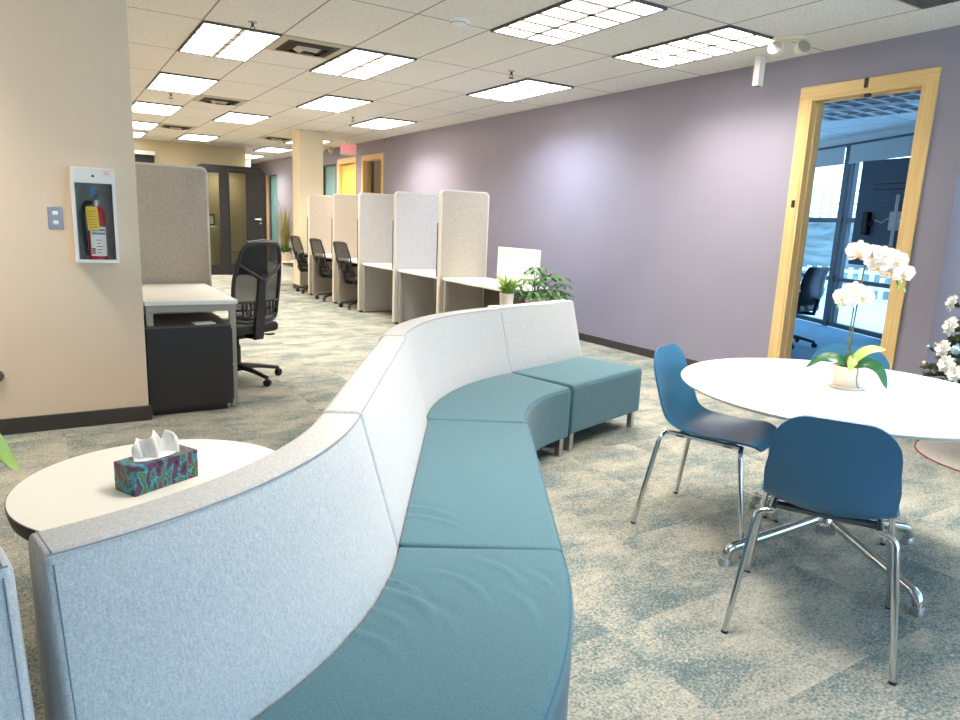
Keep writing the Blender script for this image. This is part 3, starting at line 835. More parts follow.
sofa(pD_, LD_, 'outward curving sofa section in the foreground with a wrinkled teal seat', [(.05, .43), (.95, .43), (.05, -.16), (.95, -.16)],
     ridges([(.20, .04, 1.1, .10, .012, .0065), (.25, .07, 1.05, .12, .014, .0055), (.33, .05, 1.2, .08, .013, .005), (.16, .20, .9, .10, .012, .004), (.10, .30, .8, .10, .012, .004), (.22, .36, .6, .08, .012, .0035), (.28, .14, 1.0, .12, .016, .003), (.42, .06, 1.3, .09, .014, .004), (.13, .40, .7, .06, .010, .0035)]), .012, ends=(1,), e=.012)
e0 = Vector((-.264, 2.211)) + Vector((math.cos(R(-78.3)), math.sin(R(-78.3)))) * 1.19
tE = Vector((math.sin(R(-78.3)), -math.cos(R(-78.3)))).normalized()
pE_, LE_ = line_path(e0 + tE * .035, tE, .68)
sofa(pE_, LE_, 'leftmost sofa section, only a corner of its grey back showing at the bottom left', [(.05, .43), (.95, .43), (.05, -.16), (.95, -.16)], ends=(0,), e=.014)

# ------------------------------------------------------------------ low round table and tissue box
LT = Vector((.243, 2.215)); LTZ = .50; LTR = .402
t = thing('side_table', 'low round white table with a black edge behind the grey sofa back', 'table', (LT.x, LT.y, 0))
mb = MB(); mb.lathe([(0, LTZ - .030), (LTR - .012, LTZ - .030), (LTR - .004, LTZ - .012), (LTR - .001, LTZ), (0, LTZ)], n=72); mb.build('tabletop', MT['lam'], t)
mb = MB(); mb.lathe([(LTR - .016, LTZ - .045), (LTR - .006, LTZ - .045), (LTR + .001, LTZ - .015), (LTR + .002, LTZ - .0015), (LTR - .0005, LTZ - .0005)], n=72); mb.build('edge_band', MT['lamedge'], t)
mb = MB(); mb.lathe([(0, .012), (.045, .012), (.045, LTZ - .031), (0, LTZ - .031)], n=28); mb.build('column', MT['lamedge'], t)
mb = MB(); mb.lathe([(0, 0), (.26, 0), (.26, .006), (.05, .02), (.045, .03), (0, .03)], n=48); mb.build('base', MT['lamedge'], t)
# tissue box: front edge corner points measured on the table plane
a = Vector((.157, 2.100)); b = Vector((.347, 2.198)); c = Vector((.118, 2.181))
ux = (b - a).normalized(); ln = (b - a).length; dp = abs((c - a).dot(Vector((-ux.y, ux.x)))); dp = max(dp, .098)
cen = (a + b) / 2 + Vector((-ux.y, ux.x)) * dp / 2
t = thing('tissue_box', 'swirl patterned tissue box on the low white table', 'tissue box', (cen.x, cen.y, LTZ), math.atan2(ux.y, ux.x))
hx, hy, hz = ln / 2, dp / 2, .088
mb = MB(); mb.box(-hx, hx, -hy, hy, .0005, hz, .0015, 1); mb.build('box', MT['swirl'], t)
mb = MB(); mb.prism([(.072 * math.cos(q * PI / 12), .03 * math.sin(q * PI / 12)) for q in range(24)], lambda x, y: Vector((x, y, hz + .0003)), lambda x, y: Vector((x, y, hz + .0012))); mb.build('opening', MT['paper'], t)
grid = []
for i in range(25):
    u = i / 24; row = []
    for j in range(9):
        v = j / 8
        x = -.062 + .118 * u + (u - .5) * .03 * v; y = .016 * math.sin(u * 11) * (1 - .3 * v) + .010 * math.sin(u * 23 + v * 3)
        top = .052 + .022 * math.sin(u * 5.2 - .4) + .012 * math.sin(u * 17) + (.02 if u > .75 else 0)
        row.append(Vector((x, y, hz - .02 + v * (top + .02) + .0 * u)))
    grid.append(row)
mb = MB(); mb.sheet(grid, .0012); tag(mb.build('tissue', MT['tissue'], ang=180), 'white tissue pulled up out of the patterned tissue box', 'tissue')
ti = bpy.data.objects['tissue']; ti.location = t.location; ti.rotation_euler = t.rotation_euler
ti.parent = None

# ------------------------------------------------------------------ round meeting table
TB = Vector((2.703, 1.515)); TZ = .72; TR = .640
t = thing('round_table', 'round white meeting table on a four star chrome base', 'table', (TB.x, TB.y, 0))
mb = MB(); mb.lathe([(0, TZ - .026), (TR - .045, TZ - .026), (TR - .030, TZ - .022), (TR - .004, TZ - .010), (TR, TZ - .004), (TR - .003, TZ), (0, TZ)], n=96); mb.build('tabletop', MT['lam'], t)
mb = MB(); mb.lathe([(0, .12), (.040, .12), (.040, .66), (.05, .69), (0, .69)], n=28); mb.build('column', MT['chrome'], t)
FA = [math.atan2(q[1] - TB.y, q[0] - TB.x) for q in ((2.25, 1.635), (2.57, 1.05), (3.17, 1.385), (2.87, 1.97))]
for a in FA:
    c, s = math.cos(a), math.sin(a)
    mb = MB(); mb.tube([(0, 0, TZ - .045), (c * .30, s * .30, TZ - .038), (c * .46, s * .46, TZ - .032)], .018, 8, r2=.008); mb.build('top_bracket', MT['brushed'], t)
for a in FA:
    c, s = math.cos(a), math.sin(a)
    P = fillet([(c * .02, s * .02, .165), (c * .20, s * .20, .125), (c * .468, s * .468, .070), (c * .478, s * .478, .012)], .05, 6)
    mb = MB(); mb.tube(P, .020, 12); lg = mb.build('leg', MT['chrome'], t)
    mb = MB(); mb.lathe([(0, 0), (.026, 0), (.026, .008), (.022, .022), (.020, .030), (0, .030)], (c * .478, s * .478, 0), 18); mb.build('glide', MT['brushed'], lg)
mb = MB(); mb.lathe([(0, .10), (.05, .10), (.058, .13), (.055, .17), (.042, .19), (0, .19)], n=28); mb.build('hub', MT['chrome'], t)

# ------------------------------------------------------------------ blue shell chairs
def shell_chair(label, loc, rz):
    t = thing('shell_chair', label, 'chair', (loc[0], loc[1], 0), rz, 'blue shell chairs round the white table')
    prof = bez([(.238, .428), (.222, .446), (.16, .455), (.05, .447), (-.06, .443), (-.135, .452), (-.185, .482), (-.212, .535), (-.228, .60), (-.250, .69), (-.268, .765), (-.276, .795)], 5)
    # arc length parameter
    S = [0]
    for p, q in zip(prof, prof[1:]): S.append(S[-1] + (q - p).length)
    T = S[-1]
    wid = [(0, .195), (.10, .210), (.28, .208), (.38, .192), (.46, .188), (.54, .190), (.62, .180), (.88, .134), (1.02, .12)]
    def width(s):
        for (a, wa), (b, wb) in zip(wid, wid[1:]):
            if s <= b:
                k = (s - a) / (b - a); k = k * k * (3 - 2 * k); w = wa + (wb - wa) * k; break
        else: w = wid[-1][1]
        for dist, r in ((s, .09), (T - s, .085)):
            if dist < r: w = w - r + math.sqrt(max(0, r * r - (r - dist) ** 2))
        return max(w, .02)
    # resample finely at the ends
    us = [0, .004, .012, .025, .045, .07]
    us = us + [.09 + (T - .18) * k / 22 for k in range(23)] + [T - q for q in us[::-1]]
    def at(s):
        for i in range(len(S) - 1):
            if s <= S[i + 1] + 1e-9:
                k = (s - S[i]) / max(1e-9, S[i + 1] - S[i]); return prof[i].lerp(prof[i + 1], k), (prof[i + 1] - prof[i]).normalized()
        return prof[-1], (prof[-1] - prof[-2]).normalized()
    grid = []
    for s in us:
        p, d = at(s); w = width(s); n = Vector((d.y, -d.x))  # 2D (y,z); n points up/front
        if n.y < 0 and abs(n.y) > abs(n.x): n = -n
        if n.x < 0 and abs(n.x) > abs(n.y): n = -n
        row = []
        for j in range(17):
            v = -1 + 2 * j / 16; lift = (.014 + .022 * math.exp(-((s - .45) / .16) ** 2)) * (abs(v) * w / .19) ** 2.2
            row.append(Vector((v * w, p.x + n.x * lift, p.y + n.y * lift)))
        grid.append(row)
    mb = MB(); mb.sheet(grid, .009); mb.build('shell', MT['shell'], t, ang=75)
    for sx in (-1, 1):
        for sy in (-1, 1):
            P = fillet([(sx * .245, sy * .246, .008), (sx * .200, sy * .176, .425), (sx * .150, sy * .165, .436)], .045, 6)
            mb = MB(); mb.tube(P, .0105, 10); lg = mb.build('leg', MT['chrome'], t)
            mb = MB(); mb.lathe([(0, 0), (.0112, 0), (.0115, .007), (0, .009)], (sx * .2457, sy * .2465, 0), 12); mb.build('foot_cap', MT['rubber'], lg)
        mb = MB(); mb.tube([(sx * .155, -.175, .436), (sx * .155, .175, .436)], .0105, 10); mb.build('side_rail', MT['chrome'], t)
    for y in (-.10, .11):
        mb = MB(); mb.box(-.165, .165, y - .02, y + .02, .426, .441, .003, 1); mb.build('seat_support', MT['frame'], t)
    return t
# heading: local +y is where the sitter faces
def head(dx, dy): return math.atan2(-dx, dy)
ca = shell_chair('blue shell chair in the foreground with its back to the viewer', (2.18, 1.222), head(.43, .24))
dup(ca, (2.50, 1.955, 0), head(.16, -.44), 'blue shell chair seen side on at the left of the white table')
dup(ca, (3.14, 1.76, 0), head(-.86, -.45), 'blue shell chair behind the white table, only its back top showing by the orchid')

# ------------------------------------------------------------------ orchid
OP = Vector((2.735, 1.530))
t = thing('orchid', 'white orchid in a white ceramic pot on the round table', 'potted plant', (OP.x, OP.y, TZ))
mb = MB(); mb.lathe([(0, .010), (.047, .010), (.050, .014), (.058, .088), (.0595, .092), (.055, .092), (.053, .080), (0, .080)], n=40); pt = mb.build('pot', MT['pot'], t)
mb = MB(); mb.lathe([(0, 0), (.060, 0), (.070, .010), (.071, .014), (.066, .012), (.05, .009), (0, .009)], n=40); mb.build('saucer', MT['pot'], t)
mb = MB(); mb.lathe([(0, .078), (.0525, .080), (.03, .088), (0, .090)], n=24); mb.build('soil', MT['soil'], t)
def strap_leaf(mb, pts, w, fold=.25, view=None):
    C_ = bez(pts, 6); n = len(C_); grid = []
    for i, p in enumerate(C_):
        u = i / (n - 1); tdir = (C_[min(i + 1, n - 1)] - C_[max(i - 1, 0)]).normalized()
        side = tdir.cross(Vector((0, 0, 1)));  side = side.normalized() if side.length > .05 else Vector((1, 0, 0))
        if view is not None:
            best = max((Matrix.Rotation(R(q), 3, tdir) @ side for q in (-42, 42)), key=lambda sd: abs(sd.cross(tdir).normalized().dot(view)))
            side = best
        nn = side.cross(tdir)
        if nn.z < 0: nn = -nn
        ww = w * (math.sin(PI * min(1, u * .9 + .1)) ** .6) * (1 if u < .97 else .5)
        grid.append([p + side * ww * v + nn * fold * ww * abs(v) for v in (-1, -.5, 0, .5, 1)])
    mb.sheet(grid, .0022)
for pts, w, m in (([(0, 0, .085), (-.022, .045, .118), (-.050, .09, .108), (-.078, .135, .062)], .016, 'leafdk'),
                  ([(.0, .0, .085), (.03, -.05, .108), (.055, -.095, .085), (.07, -.128, .015)], .021, 'leafdk'),
                  ([(0, 0, .085), (.022, -.03, .14), (.042, -.062, .165), (.066, -.105, .170)], .018, 'leaflt'),
                  ([(0, 0, .085), (-.03, .03, .112), (-.045, .075, .112)], .020, 'leafdk'),
                  ([(0, 0, .085), (.05, .03, .12), (.10, .05, .115), (.13, .06, .08)], .019, 'leafdk'),
                  ([(0, 0, .085), (-.03, -.03, .12), (-.07, -.05, .12), (-.10, -.06, .09)], .017, 'leaflt')):
    mb = MB(); strap_leaf(mb, pts, w * 1.25, view=Vector((-.8, -.45, .35)).normalized()); mb.build('leaf', MT[m], t, ang=80)
mb = MB(); mb.tube(bez([(.002, -.004, .085), (-.002, .003, .219), (0, 0, .36), (.002, -.004, .48), (.008, -.014, .525), (.023, -.041, .538), (.048, -.085, .505), (.063, -.111, .43)], 6), .0032, 8); mb.build('stem', MT['stem'], t)
mb = MB(); mb.tube(bez([(-.006, .006, .085), (-.008, .010, .218), (-.006, .010, .312), (-.005, .010, .39)], 6), .003, 8); mb.build('stem', MT['stem'], t)
mb = MB(); mb.tube([(.004, .004, .085), (.004, .006, .43)], .0026, 6); mb.build('stake', MT['stick'], t)
mb = MB(); mb.tube(bez([(-.004, -.004, .088), (-.035, -.058, .094), (-.040, -.063, .05), (-.025, -.066, .015), (.01, -.062, .012)], 6), .0022, 6); mb.build('aerial_root', MT['stick'], t)
def petalgrid(w, l, cup):
    g = []
    for i in range(7):
        u = i / 6; ww = w * math.sin(PI * (.12 + .80 * u)) ** .75
        g.append([Vector((v * ww, u * l, cup * u * u + .004 * (v * v))) for v in (-1, -.5, 0, .5, 1)])
    return g
def orchid_flower(p, sc, facing):
    z = facing.normalized(); x = Vector((0, 0, 1)).cross(z).normalized(); y = z.cross(x)
    B = Matrix((x, y, z)).transposed().to_4x4(); B.translation = Vector(p)
    mb = MB()
    for ang, w, l, cup in ((0, .012, .036, -.003), (125, .012, .034, -.004), (-125, .012, .034, -.004), (68, .022, .037, .002), (-68, .022, .037, .002)):
        g = petalgrid(w * sc, l * sc, cup); Rm = B @ Matrix.Rotation(R(ang), 4, 'Z') @ Matrix.Translation((0, 0, .001 if abs(ang) == 68 else 0))
        mb.sheet([[Rm @ v for v in r] for r in g], .0012)
    f = mb.build('flower', MT['petal'], t, ang=80)
    mb = MB(); mb.blob(B @ Vector((0, -.004 * sc, .006)), .006 * sc, .006 * sc, .008 * sc, 10)
    g = petalgrid(.007 * sc, .016 * sc, .006); Rm = B @ Matrix.Translation((0, 0, .004)) @ Matrix.Rotation(R(180), 4, 'Z')
    mb.sheet([[Rm @ v for v in r] for r in g], .0014); mb.build('lip', MT['lip'], f, ang=80)
toc = Vector((-2.7, -1.5, .45)).normalized()
FL = [(-.005, .010, .548, 1.15, (-.5, .3, 0)), (.021, -.037, .528, 1.0, (.2, -.6, .1)), (.039, -.069, .539, 1.0, (.3, -.2, .4)), (.059, -.104, .522, 1.0, (.2, -.5, .0)), (.074, -.132, .476, .95, (.3, -.9, -.2)), (.050, -.093, .478, 1.0, (-.2, .2, -.3)), (.031, -.056, .500, 1.0, (-.4, .4, -.2)),
      (-.004, .007, .392, 1.05, (-.2, .2, .3)), (-.020, .036, .367, 1.0, (-.3, .7, 0)), (.012, -.020, .372, 1.05, (.2, -.4, -.1)), (.02, -.03, .555, .8, (0, 0, 1.2)), (-.008, .02, .352, .8, (0, 0, -.3))]
for x, y, z, sc, dv in FL: orchid_flower((x - .02 * .86 - .006, y - .02 * .5 + .010, z), sc * 1.18, toc + Vector(dv) * .6)
for x, y, z in ((-.033, .059, .33), (-.027, .048, .341), (.063, -.112, .423), (.074, -.131, .409), (.068, -.118, .44)):
    mb = MB(); mb.blob((x, y, z), .006, .006, .009, 10); mb.build('bud', MT['leaflt'], t)
mb = MB(); mb.tube(bez([(-.005, .010, .385), (-.018, .035, .352), (-.033, .059, .332)], 4), .0018, 6); mb.build('stem', MT['stem'], t)
# ------------------------------------------------------------------ workstations by the purple wall
PX0, PX1, PH = 3.655, 4.275, 1.66
def divider(y, label, m='panel'):
    t = thing('divider_panel', label, 'divider panel', (PX0, y, 0), 0, 'workstation divider panels')
    W = PX1 - PX0
    out = roundpoly([(0, .03), (W, .03), (W, PH), (0, PH)], [0, 0, .055, .055], 6)
    mb = MB(); mb.prism(inset(out, .012), lambda u, v: Vector((u, -.023, v)), lambda u, v: Vector((u, .023, v))); mb.build('fabric_panel', MT[m], t, ang=30)
    mb = MB(); o2 = inset(out, .0)
    A = [Vector((u, -.026, v)) for u, v in o2]; B = [Vector((u, .026, v)) for u, v in o2]; A2 = [Vector((u, -.026, v)) for u, v in inset(out, .016)]; B2 = [Vector((u, .026, v)) for u, v in inset(out, .016)]
    mb.loft([A, B, B2, A2, A], cap=False); mb.build('edge_trim', MT['paneledge'], t, ang=30)
    for x in (.05, W - .05):
        mb = MB(); mb.box(x - .03, x + .03, -.035, .035, 0, .03, .004, 1); mb.build('foot', MT['black'], t)
    mb = MB(); mb.box(-.006, .010, .0262, .040, .70, 1.30); mb.build('edge_strip', MT['black'], t)
    return t
PY = [6.78, 7.96, 9.14, 10.18, 11.36]
divider(PY[0], 'nearest oatmeal divider panel of the workstation row, right beside the white desk screen')
divider(PY[1], 'pale grey divider panel, second nearest in the workstation row', 'panelgrey')
divider(PY[2], 'grey divider panel in the middle of the workstation row', 'panelgrey')
divider(PY[3], 'oatmeal divider panel between the two middle mesh chairs, fourth from the viewer')
divider(PY[4], 'farthest oatmeal divider panel, next to the square column')
DZ = .70
def desk(y0, y1, label, first=False):
    t = thing('workstation_desk', label, 'desk', (PX0 + .04, y0, 0), 0, 'white workstation desks')
    W = PX1 - PX0 - .05; L = y1 - y0
    mb = MB(); mb.box(0, W, 0, L, DZ - .028, DZ, .003, 1); mb.build('desktop', MT['greytop'], t)
    for y, nm in ((.012, 'a'), (L - .052, 'b')):
        mb = MB(); mb.box(.012, .052, y, y + .04, .01, DZ - .029, .002, 1); mb.build('leg', MT['postgrey'], t)
        mb = MB(); mb.box(W - .052, W - .012, y, y + .04, .01, DZ - .029, .002, 1); mb.build('leg', MT['postgrey'], t)
    mb = MB(); mb.box(.052, W - .052, L - .045, L - .02, .02, .06); mb.build('foot_rail', MT['postgrey'], t)
    mb = MB(); mb.box(W - .045, W - .02, .055, L - .055, .03, DZ - .04); mb.build('modesty_panel', MT['darkin'], t)  # shade under the desk is put into the board's dark grey
    return t
desk(5.54, PY[0] - .03, 'white desk nearest the sofa with the potted plants at its near end')
LBL = ['white desk between the nearest oatmeal panel and the pale grey panel', 'white desk between the two grey divider panels', 'white desk behind the nearest of the three mesh chairs in the row', 'white desk behind the middle mesh chair of the row', 'white desk beyond the farthest divider panel by the column']
for k in range(4): desk(PY[k] + .03, PY[k + 1] - .03, LBL[k])
desk(PY[4] + .03, 12.05, LBL[4])
# white screen clamped at the back of the nearest desk
t = thing('desk_screen', 'plain white privacy screen standing behind the potted plants', 'privacy screen', (PX1 + .01, 5.63, 0))
mb = MB(); mb.box(-.012, .012, 0.12, .90, .60, 1.065, .004, 1); mb.build('board', MT['brightwhite'], t)
for y in (.22, .78):
    mb = MB(); mb.box(-.04, -.012, y - .02, y + .02, .662, .671); mb.build('clamp', MT['brushed'], t)

# ------------------------------------------------------------------ left workstation
DX0, DX1, DY0, DY1 = .475, 1.045, 4.77, 5.93
t = thing('side_desk', 'white topped desk with a grey metal frame beside the left wall corner', 'desk', (DX0, DY0, 0))
W, L = DX1 - DX0, DY1 - DY0; Z = .745
mb = MB(); mb.box(0, W, 0, L, Z - .028, Z, .003, 1); mb.build('desktop', MT['greytop'], t)
mb = MB()
mb.box(.01, W - .01, .02, .06, Z - .075, Z - .029); mb.box(.01, W - .01, L - .06, L - .02, Z - .075, Z - .029); mb.box(W - .05, W - .01, .06, L - .06, Z - .075, Z - .029)
mb.build('apron', MT['postgrey'], t, smooth=False)
for x in (.01, W - .05):
    for y in (.02, L - .06):
        mb = MB(); mb.box(x, x + .04, y, y + .04, .0, Z - .076, .002, 1); mb.build('leg', MT['postgrey'], t)
t = thing('storage_pedestal', 'black storage pedestal with an open shelf under the left desk', 'storage pedestal', (DX0 + .0, DY0 - .03, 0))
mb = MB(); mb.box(.0, W - .055, .0, .018, .04, .575); mb.box(0, W - .055, .019, .60, .04, .558); mb.build('carcass', MT['dark'], t, smooth=False)
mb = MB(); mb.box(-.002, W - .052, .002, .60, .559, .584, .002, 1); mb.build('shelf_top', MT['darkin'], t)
mb = MB(); mb.box(.02, W - .09, .02, .58, .0, .04); mb.build('plinth', MT['black'], t, smooth=False)
mb = MB(); mb.box(W - .054, W - .040, .03, .59, .06, .30, .002, 1); d_ = mb.build('drawer', MT['dark'], t)
mb = MB(); mb.box(W - .0395, W - .030, .24, .38, .27, .28); mb.build('pull', MT['brushed'], d_)
mb = MB(); mb.box(W - .054, W - .040, .03, .59, .31, .55, .002, 1); d_ = mb.build('drawer', MT['dark'], t)
mb = MB(); mb.box(W - .0395, W - .030, .24, .38, .52, .53); mb.build('pull', MT['brushed'], d_)
mb = MB(); mb.box(-.065, .065, -.05, .05, 0, .006); o = mb.build('notepad', MT['paper'], None, smooth=False); o.location = (DX0 + .36, DY0 + .06, .5845); o.rotation_euler = (0, 0, .12)
tag(o, 'white notepad lying on the open shelf of the black pedestal', 'notepad')
t = thing('divider_panel', 'tall oatmeal divider panel at the back of the left desk', 'divider panel', (.475, 5.965, 0), 0, 'workstation divider panels')
out = roundpoly([(0, .03), (.625, .03), (.625, 1.665), (0, 1.665)], [0, 0, .055, .02], 6)
mb = MB(); mb.prism(inset(out, .012), lambda u, v: Vector((u, -.023, v)), lambda u, v: Vector((u, .023, v))); mb.build('fabric_panel', MT['panel'], t, ang=30)
mb = MB(); A = [Vector((u, -.026, v)) for u, v in out]; B = [Vector((u, .026, v)) for u, v in out]; A2 = [Vector((u, -.026, v)) for u, v in inset(out, .016)]; B2 = [Vector((u, .026, v)) for u, v in inset(out, .016)]
mb.loft([A, B, B2, A2, A], cap=False); mb.build('edge_trim', MT['paneledge'], t, ang=30)
for x in (.05, .575):
    mb = MB(); mb.box(x - .03, x + .03, -.035, .035, 0, .03, .004, 1); mb.build('foot', MT['black'], t)

# ------------------------------------------------------------------ office chairs
def star_base(t, r=.31, m='black', rot=0.0, zh=.40):
    for k in range(5):
        a = rot + 2 * PI * k / 5; c, s = math.cos(a), math.sin(a)
        mb = MB(); P = fillet([(c * .02, s * .02, .115), (c * .15, s * .15, .105), (c * r, s * r, .068)], .08, 4)
        mb.tube(P, .026, 8, r2=.016); arm = mb.build('base_arm', MT[m], t)
        mb = MB(); M = Matrix.Translation((c * r, s * r, .029)) @ Matrix.Rotation(a + .6, 4, 'Z') @ Matrix.Rotation(PI / 2, 4, 'X')
        for dz in (-.021, .005): mb.lathe([(0, 0), (.024, 0), (.029, .004), (.029, .012), (.024, .016), (0, .016)], (0, 0, dz), 16, M=M)
        mb.tube([(c * r, s * r, .03), (c * r, s * r, .066)], .007, 8); mb.blob((c * r, s * r, .046), .02, .02, .014, 10)
        mb.build('caster', MT['rubber'], arm)
    mb = MB(); mb.lathe([(0, .08), (.038, .08), (.034, .14), (.026, .15), (.026, .28), (.016, .29), (.016, zh), (0, zh)], n=18); mb.build('gas_lift', MT['black'], t)
def cushion(mb, w, d, z0, z1, crown=.012, front=.03):
    rings = []
    base = roundpoly([(-w / 2, -d / 2), (w / 2, -d / 2), (w / 2, d / 2), (-w / 2, d / 2)], .07, 6)
    for ins, z in ((.02, z0), (.004, z0 + .012), (0, (z0 + z1) / 2), (.004, z1 - .014), (.016, z1 - .003), (.05, z1 + crown * .5), (.12, z1 + crown)):
        rings.append([Vector((x, y, z - (front * max(0, (y - d * .3) / (d * .2)) ** 2 if z > z0 + .02 else 0))) for x, y in inset(base, ins)])
    mb.loft(rings)
def mesh_chair_high(label, loc, rz):
    t = thing('mesh_office_chair', label, 'office chair', (loc[0], loc[1], 0), rz, 'black mesh office chairs')
    star_base(t, .34, rot=-.35, zh=.36)
    mb = MB(); mb.box(-.10, .10, -.13, .12, .355, .405, .012); mb.box(-.03, .03, -.26, -.12, .36, .39, .006); mb.build('tilt_mechanism', MT['black'], t)
    mb = MB(); mb.tube([(.10, -.02, .375), (.22, -.04, .372)], .006, 8); mb.box(.21, .28, -.055, -.025, .366, .378, .004, 1); mb.build('lever', MT['black'], t)
    mb = MB(); mb.tube([(.10, -.09, .375), (.20, -.13, .365)], .006, 8); mb.box(.19, .26, -.15, -.12, .357, .369, .004, 1); mb.build('lever', MT['black'], t)
    mb = MB(); cushion(mb, .50, .48, .405, .475); mb.build('seat', MT['blacksoft'], t)
    def yb(z): return -.235 - .05 * math.sin((z - .45) * 2.2) - .10 * max(0, z - .75)
    hw = [(.52, .195), (.62, .215), (.80, .225), (.95, .205), (1.03, .185), (1.085, .15), (1.10, .09)]
    L_ = [(-w_, z) for z, w_ in hw]; Rr = [(w_, z) for z, w_ in hw[::-1]]
    loop = L_ + [(0, 1.105)] + Rr + [(.10, .50), (-.10, .50)]
    pts = [Vector((x, yb(z) + .10 * (abs(x) / .22) ** 2 * .35, z)) for x, z in loop]
    pts = bez(pts + [pts[0]], 5)
    mb = MB(); mb.tube(pts, .015, 8, cap=True); bf = mb.build('back_frame', MT['black'], t)
    zs = [.515 + (1.095 - .515) * k / 18 for k in range(19)]
    def wz(z):
        for (a, wa), (b, wb) in zip(hw, hw[1:]):
            if a <= z <= b: return wa + (wb - wa) * (z - a) / (b - a)
        return hw[0][1] if z < hw[0][0] else hw[-1][1]
    grid = [[Vector((v * wz(z), yb(z) + .035 * (abs(v) * wz(z) / .22) ** 2 + .004, z)) for v in [-1 + 2 * j / 10 for j in range(11)]] for z in zs]
    mb = MB(); mb.sheet(grid, .003); mb.build('mesh_panel', MT['meshfab'], bf, ang=60)
    mb = MB()
    mb.loft([[Vector((x * wv, yb(z) - .022 + dy, z)) for x, dy in ((-1, .012), (-.8, -.006), (.8, -.006), (1, .012), (.8, .02), (-.8, .02))] for z, wv in ((.36, .05), (.50, .055), (.62, .050), (.76, .040), (.84, .045), (.87, .03))])
    for s in (-1, 1):
        mb.tube(bez([(0, yb(.82) - .018, .82), (s * .07, yb(.87) - .014, .862), (s * .15, yb(.91) - .004, .905), (s * .212, yb(.95) + .028, .955)], 4), .018, 8, r2=.010)
    mb.build('spine', MT['black'], t)
    mb = MB()
    for s in (-1, 1):
        for k in range(4): mb.box(s * (.055 + k * .038) - .008, s * (.055 + k * .038) + .008, yb(.66) - .016, yb(.66) - .006, .56, .655)
    for z in (.55, .60, .66): mb.tube([(-.205, yb(z) + .016, z), (-.10, yb(z) - .010, z), (0, yb(z) - .014, z), (.10, yb(z) - .010, z), (.205, yb(z) + .016, z)], .009, 6)
    mb.build('lumbar_grille', MT['black'], t)
    mb = MB(); mb.tube([(-.14, yb(1.09) + .02, 1.095), (0, yb(1.10) + .012, 1.112), (.14, yb(1.09) + .02, 1.095)], .022, 8); mb.build('top_cap', MT['black'], t)
    return t
mesh_chair_high('tall black mesh office chair at the left desk', (1.21, 5.58), head(-.48, .88))
def mesh_chair_low(label, loc, rz):
    t = thing('mesh_task_chair', label, 'office chair', (loc[0], loc[1], 0), rz, 'black mesh task chairs in the workstation row')
    star_base(t, .30, rot=.2, zh=.36)
    mb = MB(); mb.box(-.10, .10, -.14, .12, .36, .41, .012); mb.build('tilt_mechanism', MT['black'], t)
    mb = MB(); cushion(mb, .48, .47, .41, .475); mb.build('seat', MT['blacksoft'], t)
    def yb(z): return -.19 - .17 * ((z - .48) / .5) - .06 * math.sin((z - .46) * 5.5) * (1 if z < .75 else .6)
    hw = [(.52, .17), (.62, .20), (.76, .215), (.90, .20), (.955, .18)]
    loop = [(-w_, z) for z, w_ in hw] + [(0, .965)] + [(w_, z) for z, w_ in hw[::-1]] + [(0, .505)]
    pts = [Vector((x, yb(z) + .03 * (abs(x) / .2) ** 2, z)) for x, z in loop]; pts = bez(pts + [pts[0]], 5)
    mb = MB(); mb.tube(pts, .014, 8); bf = mb.build('back_frame', MT['black'], t)
    def wz(z):
        for (a, wa), (b, wb) in zip(hw, hw[1:]):
            if a <= z <= b: return wa + (wb - wa) * (z - a) / (b - a)
        return hw[-1][1]
    grid = [[Vector((v * wz(z), yb(z) + .03 * (v * wz(z) / .2) ** 2, z)) for v in [-1 + 2 * j / 8 for j in range(9)]] for z in [.52 + .435 * k / 12 for k in range(13)]]
    mb = MB(); mb.sheet(grid, .003); mb.build('mesh_panel', MT['meshfab'], bf, ang=60)
    mb = MB(); mb.tube(bez([(0, -.12, .385), (0, -.25, .40), (0, yb(.56) - .03, .54), (0, yb(.70) - .02, .70)], 5), .025, 8); mb.box(-.11, .11, yb(.62) - .03, yb(.62) - .012, .57, .67, .008); mb.build('spine', MT['black'], t)
    for s in (-1, 1):
        mb = MB(); mb.tube(fillet([(s * .20, -.06, .40), (s * .275, -.06, .42), (s * .275, -.10, .60), (s * .275, .12, .615), (s * .275, .10, .44), (s * .20, .06, .40)], .06, 5), .012, 8); ar = mb.build('armrest', MT['black'], t)
        mb = MB(); mb.box(s * .275 - .03, s * .275 + .03, -.10, .13, .614, .634, .008); mb.build('arm_pad', MT['black'], ar)
    return t
c0 = mesh_chair_low('mesh task chair nearest the viewer in the workstation row', (3.85, 9.53), head(.98, .10))
dup(c0, (3.84, 10.58, 0), head(.98, .10), 'middle mesh task chair of the workstation row')
dup(c0, (3.87, 11.72, 0), head(.98, .06), 'farthest mesh task chair, in front of the square column')

